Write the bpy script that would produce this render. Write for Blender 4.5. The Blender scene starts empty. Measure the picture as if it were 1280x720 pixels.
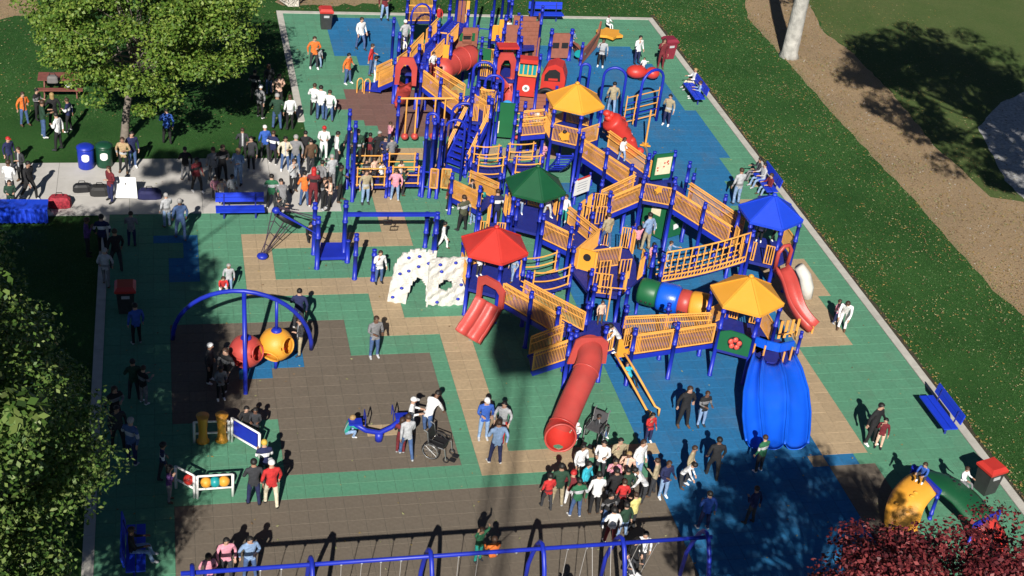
import bpy, bmesh, math, random
import numpy as np
from mathutils import Vector, Matrix
random.seed(7); rng = np.random.default_rng(7)
R_ = math.radians
scene = bpy.context.scene
COL = scene.collection

# ------------------------------------------------------------------ camera, sun, sky
CAM_H = 28.5
FPX, PITCH, ROLL, YAW = 1751.8, 0.558899, 0.123137, 0.279821      # focal length in pixels of a 1280 wide frame
SUN_AZ, SUN_EL = R_(16.3), R_(34.0)                               # direction the shadows fall (clockwise from +Y), sun height

def cam_axes():
    cy, sy = math.cos(YAW), math.sin(YAW); cp, sp = math.cos(PITCH), math.sin(PITCH)
    fwd = Vector((sy*cp, cy*cp, -sp)); right = Vector((cy, -sy, 0)); up = right.cross(fwd)
    cr, sr = math.cos(ROLL), math.sin(ROLL)
    return cr*right + sr*up, -sr*right + cr*up, fwd
CX, CU, CF = cam_axes()
cam_data = bpy.data.cameras.new("camera")
cam = bpy.data.objects.new("camera", cam_data); COL.objects.link(cam)
cam_data.sensor_width = 36.0; cam_data.lens = 36.0*FPX/1280.0
cam_data.clip_start = 0.1; cam_data.clip_end = 6000
m3 = Matrix((CX, CU, -CF)).transposed()
cam.matrix_world = Matrix.Translation((0, 0, CAM_H)) @ m3.to_4x4()
scene.camera = cam
def A(px, py, z=0.0):
    """world point seen at photo pixel (px, py) at height z"""
    d = CX*((px-640)/FPX) - CU*((py-360)/FPX) + CF
    t = (z-CAM_H)/d.z
    return Vector((d.x*t, d.y*t, z))

world = bpy.data.worlds.new("World"); scene.world = world; world.use_nodes = True
nt = world.node_tree; bg = nt.nodes["Background"]
sky = nt.nodes.new("ShaderNodeTexSky"); sky.sky_type = 'NISHITA'; sky.sun_disc = False
sky.air_density = 0.35; sky.dust_density = 0.1; sky.ozone_density = 1.0; sky.sun_elevation = SUN_EL; sky.sun_rotation = math.pi + SUN_AZ
nt.links.new(sky.outputs[0], bg.inputs[0]); bg.inputs[1].default_value = 0.05
sd = bpy.data.lights.new("sun", 'SUN'); sd.energy = 5.0; sd.angle = R_(0.5); sd.color = (1.0, 0.95, 0.87)
sun = bpy.data.objects.new("sun", sd); COL.objects.link(sun)
sdir = Vector((math.sin(SUN_AZ)*math.cos(SUN_EL), math.cos(SUN_AZ)*math.cos(SUN_EL), -math.sin(SUN_EL)))
sun.rotation_euler = sdir.to_track_quat('-Z', 'Y').to_euler(); sun.location = (0, -20, 60)
vs = scene.view_settings
vs.view_transform = 'Standard'; vs.look = 'None'; vs.gamma = 1.0; vs.use_curve_mapping = False
vs.exposure = 0.36

# ------------------------------------------------------------------ materials
MATS = {}
def mat(name, col, rough=0.6, var=0.12, scale=6.0, bump=0.0, bscale=40.0, spec=0.5, island=0.0, dirt=0.0, metal=0.0):
    if name in MATS: return MATS[name]
    m = bpy.data.materials.new(name); m.use_nodes = True
    n = m.node_tree.nodes; l = m.node_tree.links; b = n["Principled BSDF"]
    b.inputs["Roughness"].default_value = rough; b.inputs["Metallic"].default_value = metal
    b.inputs["Specular IOR Level"].default_value = spec
    tc = n.new("ShaderNodeTexCoord")
    no = n.new("ShaderNodeTexNoise"); no.inputs["Scale"].default_value = scale; no.inputs["Detail"].default_value = 5
    l.new(tc.outputs["Object"], no.inputs["Vector"])
    mr = n.new("ShaderNodeMapRange"); mr.inputs[1].default_value = 0.25; mr.inputs[2].default_value = 0.75
    mr.inputs[3].default_value = 1-var; mr.inputs[4].default_value = 1+var
    l.new(no.outputs[0], mr.inputs[0])
    val = mr.outputs[0]
    if island:
        g = n.new("ShaderNodeNewGeometry"); r2 = n.new("ShaderNodeMapRange")
        r2.inputs[3].default_value = 1-island; r2.inputs[4].default_value = 1+island
        l.new(g.outputs["Random Per Island"], r2.inputs[0])
        mu = n.new("ShaderNodeMath"); mu.operation = 'MULTIPLY'
        l.new(val, mu.inputs[0]); l.new(r2.outputs[0], mu.inputs[1]); val = mu.outputs[0]
    hs = n.new("ShaderNodeHueSaturation"); hs.inputs["Color"].default_value = (*col, 1)
    l.new(val, hs.inputs["Value"])
    out = hs.outputs[0]
    if dirt:
        n2 = n.new("ShaderNodeTexNoise"); n2.inputs["Scale"].default_value = 0.55; n2.inputs["Detail"].default_value = 8
        n2.inputs["Roughness"].default_value = 0.7
        l.new(tc.outputs["Object"], n2.inputs["Vector"])
        rr = n.new("ShaderNodeMapRange"); rr.inputs[1].default_value = 0.5; rr.inputs[2].default_value = 0.72
        rr.inputs[3].default_value = 0; rr.inputs[4].default_value = dirt
        l.new(n2.outputs[0], rr.inputs[0])
        mx = n.new("ShaderNodeMixRGB"); mx.inputs[2].default_value = (0.16, 0.14, 0.11, 1)
        l.new(rr.outputs[0], mx.inputs[0]); l.new(out, mx.inputs[1]); out = mx.outputs[0]
    l.new(out, b.inputs["Base Color"])
    if bump:
        nb = n.new("ShaderNodeTexNoise"); nb.inputs["Scale"].default_value = bscale; nb.inputs["Detail"].default_value = 4
        l.new(tc.outputs["Object"], nb.inputs["Vector"])
        bp = n.new("ShaderNodeBump"); bp.inputs["Strength"].default_value = bump; bp.inputs["Distance"].default_value = 0.05
        l.new(nb.outputs[0], bp.inputs["Height"]); l.new(bp.outputs[0], b.inputs["Normal"])
    MATS[name] = m; return m
def leafmat(name, c1, c2, c3):
    m = bpy.data.materials.new(name); m.use_nodes = True
    n = m.node_tree.nodes; l = m.node_tree.links; b = n["Principled BSDF"]
    g = n.new("ShaderNodeNewGeometry"); cr = n.new("ShaderNodeValToRGB")
    e = cr.color_ramp.elements; e[0].color = (*c1, 1); e[1].color = (*c3, 1); e.new(0.5).color = (*c2, 1)
    l.new(g.outputs["Random Per Island"], cr.inputs[0]); l.new(cr.outputs[0], b.inputs["Base Color"])
    b.inputs["Roughness"].default_value = 0.5; b.inputs["Specular IOR Level"].default_value = 0.35
    tr = n.new("ShaderNodeBsdfTranslucent"); l.new(cr.outputs[0], tr.inputs[0])
    mx = n.new("ShaderNodeMixShader"); mx.inputs[0].default_value = 0.15
    l.new(b.outputs[0], mx.inputs[1]); l.new(tr.outputs[0], mx.inputs[2])
    l.new(mx.outputs[0], n["Material Output"].inputs[0]); return m

BLUE = mat("blue_powder_coat", (0.012, 0.028, 0.40), 0.42, 0.22, 1.5, dirt=0.06)
NAVY = mat("blue_deck_coating", (0.012, 0.022, 0.22), 0.6, 0.18, 5, 0.3, 60)
YEL = mat("yellow_orange_powder_coat", (0.78, 0.37, 0.080), 0.42, 0.20, 1.7, dirt=0.10)
YELC = mat("yellow_canopy_plastic", (0.76, 0.34, 0.035), 0.5, 0.10, 1.1, 0.15, 25, dirt=0.12)
RED = mat("red_moulded_plastic", (0.54, 0.038, 0.028), 0.45, 0.14, 1.3, 0.12, 25, dirt=0.10)
REDS = mat("faded_red_slide_plastic", (0.46, 0.060, 0.050), 0.42, 0.18, 1.3, 0.12, 20, dirt=0.18)
BLUS = mat("bright_blue_slide_plastic", (0.006, 0.10, 0.68), 0.33, 0.14, 1.2, 0.10, 18, dirt=0.06)
BLUC = mat("blue_canopy_plastic", (0.010, 0.055, 0.60), 0.5, 0.12, 1.2, 0.12, 20, dirt=0.06)
GRNC = mat("green_canopy_plastic", (0.006, 0.080, 0.030), 0.5, 0.16, 1.4, 0.12, 20, dirt=0.08)
GRNP = mat("green_moulded_panel", (0.012, 0.12, 0.045), 0.45, 0.08, 2)
BRN = mat("brown_moulded_panel", (0.28, 0.10, 0.065), 0.6, 0.15, 5)
WHT = mat("white_paint", (0.78, 0.78, 0.76), 0.5, 0.05, 4)
ROCK = mat("white_moulded_rock", (0.60, 0.585, 0.54), 0.8, 0.10, 3, 0.35, 5, dirt=0.14)
CREAM = mat("cream_printed_board", (0.72, 0.66, 0.45), 0.6, 0.10, 9)
BLACK = mat("black_rubber", (0.012, 0.012, 0.014), 0.6, 0.2, 6)
STEEL = mat("galvanised_steel", (0.45, 0.46, 0.47), 0.4, 0.1, 8, metal=0.7)
CHAIN = mat("chain_steel", (0.36, 0.34, 0.32), 0.5, 0.1, 8)
ROPE = mat("dark_rope", (0.05, 0.03, 0.05), 0.8)
WOOD = mat("red_brown_stained_wood", (0.20, 0.065, 0.05), 0.7, 0.2, 6)
CONC = mat("weathered_concrete", (0.52, 0.50, 0.47), 0.85, 0.10, 1.4, 0.25, 30, dirt=0.18)
KERBM = mat("pale_kerb_concrete", (0.50, 0.48, 0.43), 0.85, 0.14, 2.5, 0.25, 30, dirt=0.25)
BENCHB = mat("bright_blue_bench_coating", (0.012, 0.045, 0.58), 0.4, 0.08, 4)
BINBLK = mat("dark_bin_plastic", (0.035, 0.036, 0.036), 0.5, 0.2, 5)
BARK = mat("grey_brown_bark", (0.20, 0.17, 0.14), 0.9, 0.3, 5, 0.8, 14)
BARKW = mat("pale_grey_bark", (0.38, 0.37, 0.34), 0.9, 0.45, 2.2, 0.8, 12)
TEAL = mat("teal_plastic", (0.01, 0.28, 0.30), 0.4)
GREYP = mat("pale_grey_moulded_plastic", (0.42, 0.43, 0.44), 0.6)
TILE = {}
for k, c in dict(green=(0.100, 0.278, 0.172), tan=(0.424, 0.318, 0.198), brown=(0.163, 0.135, 0.105), blue=(0.023, 0.160, 0.354), maroon=(0.190, 0.105, 0.090)).items():
    TILE[k] = mat(k+"_rubber_granulate", c, 0.9, 0.13, 9, 0.35, 70, spec=0.2, island=0.055, dirt=0.24)
JOINT = mat("dark_rubber_base", (0.085, 0.095, 0.082), 0.95)

# ------------------------------------------------------------------ object helpers
def tag(o, label=None, cat=None, group=None, kind=None):
    for k, v in (("label", label), ("category", cat), ("group", group), ("kind", kind)):
        if v: o[k] = v
    return o
def origin_of(o):
    v = Vector((0, 0, 0))
    while o is not None: v += o.location; o = o.parent
    return v
def thing(name, loc, label, cat, group=None):
    o = bpy.data.objects.new(name, None); COL.objects.link(o); o.location = loc; o.empty_display_size = 0.2
    return tag(o, label, cat, group)

class MB:
    """collects polygons; build() links them as ONE mesh object"""
    def __init__(s): s.v = []; s.f = []; s.mi = []; s.cur = 0
    def m(s, i): s.cur = i; return s
    def add(s, vs, fs):
        k = len(s.v); s.v += [Vector(p) for p in vs]
        for f in fs: s.f.append([i+k for i in f]); s.mi.append(s.cur)
        return s
    def box(s, c, size, rz=0.0, rot=None):
        c = Vector(c); hx, hy, hz = size[0]/2, size[1]/2, size[2]/2
        M = rot if rot is not None else Matrix.Rotation(rz, 3, 'Z')
        vs = [c + M @ Vector((x*hx, y*hy, z*hz)) for z in (-1, 1) for x, y in ((-1, -1), (1, -1), (1, 1), (-1, 1))]
        return s.add(vs, [(3, 2, 1, 0), (4, 5, 6, 7), (0, 1, 5, 4), (1, 2, 6, 5), (2, 3, 7, 6), (3, 0, 4, 7)])
    def bar(s, p, q, w, h=None, up=(0, 0, 1)):
        p, q = Vector(p), Vector(q); h = h or w; d = q-p
        if d.length < 1e-6: return s
        d.normalize(); u = Vector(up)
        if abs(d.dot(u)) > 0.98: u = Vector((0, 1, 0))
        sd_ = d.cross(u).normalized(); u = sd_.cross(d)
        vs = [e + sd_*(a*w/2) + u*(b*h/2) for e in (p, q) for a, b in ((-1, -1), (1, -1), (1, 1), (-1, 1))]
        return s.add(vs, [(3, 2, 1, 0), (4, 5, 6, 7), (0, 1, 5, 4), (1, 2, 6, 5), (2, 3, 7, 6), (3, 0, 4, 7)])
    def path(s, pts, r, n=8, closed=False, caps=True):
        pts = [Vector(p) for p in pts]; m = len(pts)
        rs = r if isinstance(r, (list, tuple)) else [r]*m
        ref = None; rings = []
        for i, p in enumerate(pts):
            a = pts[i-1] if (i or closed) else p; b = pts[(i+1) % m] if (i < m-1 or closed) else p
            d = (b-a).normalized()
            if ref is None: ref = Vector((0, 0, 1)) if abs(d.z) < 0.9 else Vector((1, 0, 0))
            u = (ref - d*ref.dot(d))
            if u.length < 1e-4: u = d.orthogonal()
            u.normalize(); w = d.cross(u); ref = u
            rings.append([p + (u*math.cos(2*math.pi*k/n) + w*math.sin(2*math.pi*k/n))*rs[i] for k in range(n)])
        vs = [v for rg in rings for v in rg]; fs = []
        for i in range(m if closed else m-1):
            j = (i+1) % m
            for k in range(n): fs.append((i*n+k, i*n+(k+1) % n, j*n+(k+1) % n, j*n+k))
        if not closed and caps: fs.append(tuple(range(n-1, -1, -1))); fs.append(tuple((m-1)*n+k for k in range(n)))
        return s.add(vs, fs)
    def tube(s, p, q, r, n=8, r2=None): return s.path([p, q], [r, r if r2 is None else r2], n)
    def ell(s, c, r, nu=12, nv=8, rot=None):
        c = Vector(c); r = r if isinstance(r, (tuple, list)) else (r, r, r)
        vs = []; fs = []
        for i in range(1, nv):
            t = math.pi*i/nv
            for k in range(nu):
                a = 2*math.pi*k/nu; q = Vector((r[0]*math.sin(t)*math.cos(a), r[1]*math.sin(t)*math.sin(a), r[2]*math.cos(t)))
                vs.append(c + (rot @ q if rot is not None else q))
        top = len(vs); q = Vector((0, 0, r[2])); vs.append(c + (rot @ q if rot is not None else q)); vs.append(c - (rot @ q if rot is not None else q))
        for i in range(nv-2):
            for k in range(nu): fs.append((i*nu+k, (i+1)*nu+k, (i+1)*nu+(k+1) % nu, i*nu+(k+1) % nu))
        for k in range(nu):
            fs.append((top, k, (k+1) % nu)); fs.append((top+1, (nv-2)*nu+(k+1) % nu, (nv-2)*nu+k))
        return s.add(vs, fs)
    def prism(s, poly, z0, z1):
        n = len(poly); vs = [(p[0], p[1], z0) for p in poly] + [(p[0], p[1], z1) for p in poly]
        ar = sum(poly[i][0]*poly[(i+1) % n][1]-poly[(i+1) % n][0]*poly[i][1] for i in range(n))
        o = list(range(n)) if ar > 0 else list(range(n-1, -1, -1))
        fs = [tuple(reversed(o)), tuple(i+n for i in o)]
        for i in range(n): a, b = o[i], o[(i+1) % n]; fs.append((a, b, b+n, a+n))
        return s.add(vs, fs)
    def slab(s, poly, t):
        """closed sheet: polygon of 3D points given a thickness t downward"""
        n = len(poly); poly = [Vector(p) for p in poly]
        ar = sum(poly[i].x*poly[(i+1) % n].y-poly[(i+1) % n].x*poly[i].y for i in range(n))
        if ar < 0: poly = poly[::-1]
        vs = [p-Vector((0, 0, t)) for p in poly] + poly
        fs = [tuple(range(n-1, -1, -1)), tuple(range(n, 2*n))]
        for i in range(n): j = (i+1) % n; fs.append((i, j, j+n, i+n))
        return s.add(vs, fs)
    def plate(s, poly, t):
        """flat polygon of 3D points given a thickness t along its normal (centred)"""
        poly = [Vector(p) for p in poly]; n = len(poly); nn = Vector((0, 0, 0))
        for i in range(n): nn += (poly[i]-poly[0]).cross(poly[(i+1) % n]-poly[0])
        nn.normalize()
        vs = [p-nn*t/2 for p in poly] + [p+nn*t/2 for p in poly]
        fs = [tuple(range(n-1, -1, -1)), tuple(range(n, 2*n))]
        for i in range(n): j = (i+1) % n; fs.append((i, j, j+n, i+n))
        return s.add(vs, fs)
    def build(s, name, mats, parent=None, smooth=False, label=None, org=None):
        mats = mats if isinstance(mats, (list, tuple)) else [mats]
        o0 = origin_of(parent) if parent is not None else Vector(org if org is not None else (0, 0, 0))
        me = bpy.data.meshes.new(name)
        me.from_pydata([tuple(v-o0) for v in s.v], [], s.f)
        for m_ in mats: me.materials.append(m_)
        if len(mats) > 1: me.polygons.foreach_set("material_index", s.mi)
        if smooth: me.polygons.foreach_set("use_smooth", [True]*len(me.polygons))
        me.update()
        o = bpy.data.objects.new(name, me); COL.objects.link(o)
        if parent is not None: o.parent = parent
        else: o.location = o0
        if label: o["label"] = label
        return o
def kids(o): return list(o.children)
def copy_tree(o, parent=None):
    c = o.copy(); COL.objects.link(c); c.parent = parent
    for ch in kids(o): copy_tree(ch, c)
    return c
def bez(p0, p1, p2, p3, n):
    return [p0*(1-t)**3 + p1*3*t*(1-t)**2 + p2*3*t*t*(1-t) + p3*t**3 for t in [i/(n-1) for i in range(n)]]
def inpoly(x, y, poly):
    c = False; j = len(poly)-1
    for i in range(len(poly)):
        if (poly[i][1] > y) != (poly[j][1] > y) and x < (poly[j][0]-poly[i][0])*(y-poly[i][1])/(poly[j][1]-poly[i][1])+poly[i][0]: c = not c
        j = i
    return c
def PX(*pts): return [tuple(A(x, y, 0)[:2]) for x, y in pts]
def jag(poly, step=0.5, amp=0.12):
    out = []
    for i in range(len(poly)):
        a, b = Vector(poly[i]), Vector(poly[(i+1) % len(poly)]); n = max(1, min(400, int((b-a).length/step)))
        for k in range(n):
            p = a.lerp(b, k/n); out.append((p.x+random.uniform(-amp, amp), p.y+random.uniform(-amp, amp)))
    return out

# ------------------------------------------------------------------ the ground
def lawn_mat(name, c1, c2, c3):
    m = bpy.data.materials.new(name); m.use_nodes = True
    n = m.node_tree.nodes; l = m.node_tree.links; b = n["Principled BSDF"]; b.inputs["Roughness"].default_value = 0.9
    b.inputs["Specular IOR Level"].default_value = 0.15
    tc = n.new("ShaderNodeTexCoord")
    def noise(s, d, r=0.6):
        q = n.new("ShaderNodeTexNoise"); q.inputs["Scale"].default_value = s; q.inputs["Detail"].default_value = d
        q.inputs["Roughness"].default_value = r; l.new(tc.outputs["Object"], q.inputs["Vector"]); return q
    n1, n2, n3 = noise(0.22, 4), noise(5.0, 6, 0.75), noise(26.0, 3, 0.8)
    r1 = n.new("ShaderNodeValToRGB"); r1.color_ramp.elements[0].position = 0.35; r1.color_ramp.elements[1].position = 0.68
    r1.color_ramp.elements[0].color = (*c1, 1); r1.color_ramp.elements[1].color = (*c2, 1); l.new(n1.outputs[0], r1.inputs[0])
    mx = n.new("ShaderNodeMixRGB"); l.new(r1.outputs[0], mx.inputs[1]); mx.inputs[2].default_value = (*c3, 1)
    rr = n.new("ShaderNodeMapRange"); rr.inputs[1].default_value = 0.5; rr.inputs[2].default_value = 0.75; rr.inputs[4].default_value = 0.6
    l.new(n2.outputs[0], rr.inputs[0]); l.new(rr.outputs[0], mx.inputs[0])
    hs = n.new("ShaderNodeHueSaturation"); l.new(mx.outputs[0], hs.inputs["Color"])
    r3 = n.new("ShaderNodeMapRange"); r3.inputs[1].default_value = 0.25; r3.inputs[2].default_value = 0.75; r3.inputs[3].default_value = 0.55; r3.inputs[4].default_value = 1.45
    l.new(n3.outputs[0], r3.inputs[0]); l.new(r3.outputs[0], hs.inputs["Value"]); l.new(hs.outputs[0], b.inputs["Base Color"])
    bp = n.new("ShaderNodeBump"); bp.inputs["Strength"].default_value = 0.8; bp.inputs["Distance"].default_value = 0.08
    l.new(n3.outputs[0], bp.inputs["Height"]); l.new(bp.outputs[0], b.inputs["Normal"])
    return m
LAWN = lawn_mat("mown_grass", (0.022, 0.080, 0.016), (0.038, 0.118, 0.026), (0.075, 0.132, 0.042))
DIRT = lawn_mat("bare_tan_earth", (0.330, 0.240, 0.150), (0.400, 0.285, 0.170), (0.390, 0.255, 0.110))
SPARSE = lawn_mat("thin_dry_grass", (0.072, 0.125, 0.032), (0.105, 0.142, 0.046), (0.165, 0.155, 0.068))
STONE = mat("shade_mottled_paving", (0.40, 0.40, 0.40), 0.9, 0.45, 6, 0.6, 14, dirt=.2)  # strong mottle puts dappled leaf shade into the pale paving colour

lawn = MB().add([(-2500, -2500, -0.03), (2500, -2500, -0.03), (2500, 2500, -0.03), (-2500, 2500, -0.03)], [(0, 1, 2, 3)]).build("lawn", LAWN)
tag(lawn, kind="structure")
def sheet(name, poly, z, m, amp=0.12, step=0.5):
    p = jag(poly, step, amp)
    bm = bmesh.new(); vs = [bm.verts.new((x, y, z)) for x, y in p]; f = bm.faces.new(vs)
    if f.normal.z < 0 or f.calc_area() and (f.normal_update() or f.normal.z < 0): f.normal_flip()
    bmesh.ops.triangulate(bm, faces=bm.faces[:])
    me = bpy.data.meshes.new(name); bm.to_mesh(me); bm.free(); me.materials.append(m)
    o = bpy.data.objects.new(name, me); COL.objects.link(o); return tag(o, kind="structure")
sheet("bare_earth", PX((925, -40), (935, 22), (983, 76), (1077, 180), (1160, 268), (1242, 362), (1300, 410), (1500, 560), (1560, 420), (1400, 330), (1280, 252), (1238, 246), (1200, 210), (1167, 180), (1135, 140), (1110, 110), (1062, 62), (1030, 40), (1005, -10), (1000, -40)), -0.022, DIRT, 0.07)
sheet("thin_grass", PX((1000, -40), (1005, -10), (1030, 40), (1062, 62), (1110, 110), (1167, 180), (1200, 210), (1238, 246), (1280, 252), (1400, 330), (1560, 420), (1640, 200), (1500, -60), (1250, -60)), -0.026, SPARSE, 0.15)
sheet("bare_earth", PX((-200, -60), (60, -60), (48, 6), (36, 18), (0, 24), (-200, 45)), -0.022, DIRT, 0.25)
sheet("bare_earth", PX((330, -70), (520, -70), (500, -4), (470, 5), (400, 6), (350, 8)), -0.022, DIRT, 0.25)
sheet("stone_paving", PX((1222, 158), (1252, 128), (1400, 60), (1500, 330), (1330, 300), (1258, 226)), -0.018, STONE, 0.06)

# playground surface: a rubber base, and tiles laid on a 0.55 m grid
XL, XM, XR, YB, YP, YT = -2.40, 6.0, 26.5, 19.1, 49.9, 71.2
play = MB().prism([(XL, YB), (XR, YB), (XR, YT), (XM, YT), (XM, YP), (XL, YP)], -0.06, -0.006).build("playground_surface", JOINT)
tag(play, kind="structure")
# colour zones in tile columns and rows: (colour, first column, last column, first row, last row); later ones lie over earlier ones
ZONES = [("green", -9, 99, -99, 99),
 ("blue", 38, 48, -31, -27), ("blue", 38, 49, -27, -17), ("blue", 38, 50, -17, -8), ("blue", 36, 49, -8, -4), ("blue", 34, 48, -4, 0), ("blue", 32, 47, 0, 6),
 ("blue", 31, 46, 6, 19), ("blue", 31, 44, 19, 31), ("blue", 31, 42, 31, 70),
 ("blue", 19, 26, -37, -28), ("blue", 21, 26, -28, -26), ("blue", 3, 6, 3, 4), ("blue", 5, 6, 4, 9), ("blue", 4, 5, 6, 9),
 ("tan", 9, 21, 3, 5), ("tan", 19, 21, -8, 5), ("tan", 19, 35, -10, -8), ("tan", 9, 11, 3, 11), ("tan", 9, 19, 9, 11), ("tan", 17, 19, 9, 16),
 ("tan", 17, 23, 14, 16), ("tan", 21, 23, 14, 30), ("tan", 21, 27, 28, 30), ("tan", 27, 32, 28, 29),
 ("tan", 46, 50, 8, 13), ("tan", 45, 49, 13, 19), ("tan", 42, 45, 19, 30), ("tan", 41, 42, 30, 31), ("tan", 48, 51, -1, 1), ("tan", 50, 51, -4, -3), ("tan", 51, 52, -3, -2),
 ("brown", 4, 15, 14, 18), ("brown", 4, 20, 18, 24), ("brown", 10, 20, 24, 29), ("brown", 4, 31, 31, 70), ("brown", 42, 45, 31, 70),
 ("maroon", 18, 19, -19, -17), ("maroon", 19, 29, -21, -15), ("maroon", 20, 29, -15, -14), ("maroon", 21, 29, -14, -12),
 ("blue", 9, 12, 16, 19), ("blue", 8, 10, 18, 20), ("tan", 15, 17, 25, 26)]
def zone(i, r):
    c = "green"
    for k, a, b, d, e in ZONES:
        if a <= i < b and d <= r < e: c = k
    return c
KEYS = ["green", "tan", "brown", "blue", "maroon"]
TX, TY = 0.5555, 0.563
cells = []
for i in range(int((XR-XL)/TX)):
    for r in range(-38, 55):
        x = XL+(i+0.5)*TX; y = YP-(r+0.5)*TY
        if x < XM and y > YP: continue
        cells.append((x, y, zone(i, r)))
def tile_geo(mb, x, y):
    gx, gy, bx, by = TX/2-0.002, TY/2-0.002, TX/2-0.007, TY/2-0.007; z = 0.004+random.uniform(-0.0015, 0.0015)
    mb.add([(x-gx, y-gy, -0.004), (x+gx, y-gy, -0.004), (x+gx, y+gy, -0.004), (x-gx, y+gy, -0.004), (x-bx, y-by, z), (x+bx, y-by, z), (x+bx, y+by, z), (x-bx, y+by, z)],
           [(4, 5, 6, 7), (0, 1, 5, 4), (1, 2, 6, 5), (2, 3, 7, 6), (3, 0, 4, 7)])
tm = {}
for k in KEYS:
    mb = MB(); tile_geo(mb, 0, 0)
    me = bpy.data.meshes.new("rubber_tile"); me.from_pydata([tuple(v) for v in mb.v], [], mb.f); me.materials.append(TILE[k]); tm[k] = me
def infront(x, y):
    d = Vector((x, y, -CAM_H)); zc = d.dot(CF); px = 640+FPX*d.dot(CX)/zc; py = 360-FPX*d.dot(CU)/zc
    return 0 < px < 1280 and py < 716
vis = sorted([c for c in cells if infront(c[0], c[1])], key=lambda c: math.hypot(c[0], c[1]))
near = set((c[0], c[1]) for c in vis[:298])
rest = MB()
for x, y, k in cells:
    if (x, y) in near:
        o = bpy.data.objects.new("rubber_tile", tm[k]); COL.objects.link(o); o.parent = play; o.location = (x, y, random.uniform(-0.0015, 0.0015))
    else:
        rest.m(KEYS.index(k)); tile_geo(rest, x, y)
ro = rest.build("rubber_tiles", [TILE[k] for k in KEYS], play); tag(ro, kind="stuff")

# kerbs in poured lengths, and the plaza slabs
kerb = bpy.data.objects.new("kerb", None); COL.objects.link(kerb); tag(kerb, kind="structure")
def kerb_run(a, b, w=0.32, step=3.0):
    a, b = Vector((*a, 0)), Vector((*b, 0)); n = max(1, round((b-a).length/step)); d = (b-a)/n; u = d.normalized()*0.006
    for i in range(n):
        MB().bar(a+d*i+u+Vector((0, 0, -0.045)), a+d*(i+1)-u+Vector((0, 0, -0.045)), w, 0.14).build("kerb_length", KERBM, kerb)
kerb_run((XR+0.16, YB), (XR+0.16, YT+0.32)); kerb_run((XM-0.32, YT+0.16), (XR, YT+0.16)); kerb_run((XM-0.16, 58.2), (XM-0.16, YT))
kerb_run((XL-0.16, YB), (XL-0.16, YP))
plaza = bpy.data.objects.new("plaza_paving", None); COL.objects.link(plaza); tag(plaza, kind="structure")
ytop = A(250, 198).y
for i in range(14):
    for j in range(3):
        x0, x1 = -33+i*2.85, -33+(i+1)*2.85; x1 = min(x1, 6.75); h = (ytop-YP-0.02)/3
        if x0 > 6.7: continue
        y0 = YP+0.012+j*h
        if j == 2 and i < 11: h2 = h*(0.55 if i < 9 else 0.8)
        else: h2 = h
        MB().prism([(x0+.006, y0), (x1-.006, y0), (x1-.006, y0+h2-.012), (x0+.006, y0+h2-.012)], -0.08, random.uniform(0.004, 0.008)).build("paving_slab", CONC, plaza)

# fallen leaves: too many to count, scattered flat on grass and rubber
def scatter_leaves(name, n, sampler, mats_, size):
    vs = []; fs = []; mi = []
    for i in range(n):
        x, y = sampler(); a = random.uniform(0, 6.3); s = random.uniform(*size); z = 0.012+random.uniform(0, .02)
        c, d = math.cos(a)*s, math.sin(a)*s; k = len(vs)
        vs += [(x+c, y+d, z+random.uniform(0, .03)), (x-d*.6, y+c*.6, z), (x-c, y-d, z+random.uniform(0, .03)), (x+d*.6, y-c*.6, z)]
        fs.append((k, k+1, k+2, k+3)); mi.append(random.choices(range(len(mats_)), [5, 3, 2][:len(mats_)])[0])
    me = bpy.data.meshes.new(name); me.from_pydata(vs, [], fs)
    for m_ in mats_: me.materials.append(m_)
    me.polygons.foreach_set("material_index", mi)
    o = bpy.data.objects.new(name, me); COL.objects.link(o); return tag(o, kind="stuff")
LF = [mat("dry_leaf_pale", (0.25, 0.25, 0.11), 0.8), mat("dry_leaf_yellow", (0.27, 0.19, 0.05), 0.8), mat("dry_leaf_brown", (0.16, 0.10, 0.05), 0.8)]
def s_lawn():
    while True:
        x = random.uniform(26.9, 38); y = random.uniform(24, 76)
        d = .5+.5*math.sin(x*1.1+2*math.sin(y*.37))*math.sin(y*.83+1.3*math.sin(x*.61))
        if random.random() < (1.0 if x < 27.4 else .12+.8*d*d): return x, y
scatter_leaves("fallen_leaves", 8200, s_lawn, LF, (0.014, 0.058))
scatter_leaves("fallen_leaves", 2600, lambda: (random.uniform(31, 44), random.uniform(36, 76)), LF[1:], (0.015, 0.06))
scatter_leaves("fallen_leaves", 1300, lambda: (random.uniform(30, 46), random.uniform(38, 76)), LF, (0.03, 0.08))
scatter_leaves("fallen_leaves", 2300, lambda: (random.uniform(-11, 5.6), random.uniform(58.5, 76)), LF, (0.015, 0.062))
scatter_leaves("fallen_leaves", 900, lambda: (random.uniform(6, 28), random.uniform(71.7, 77)), LF, (0.03, 0.075))
scatter_leaves("fallen_leaves", 700, lambda: (random.uniform(-2, 26), random.uniform(25, 70)), LF, (0.025, 0.06))
scatter_leaves("fallen_leaves", 420, lambda: (26.9+abs(random.gauss(0, .25)), random.uniform(24, 72)), LF[1:], (0.03, 0.08))

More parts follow.
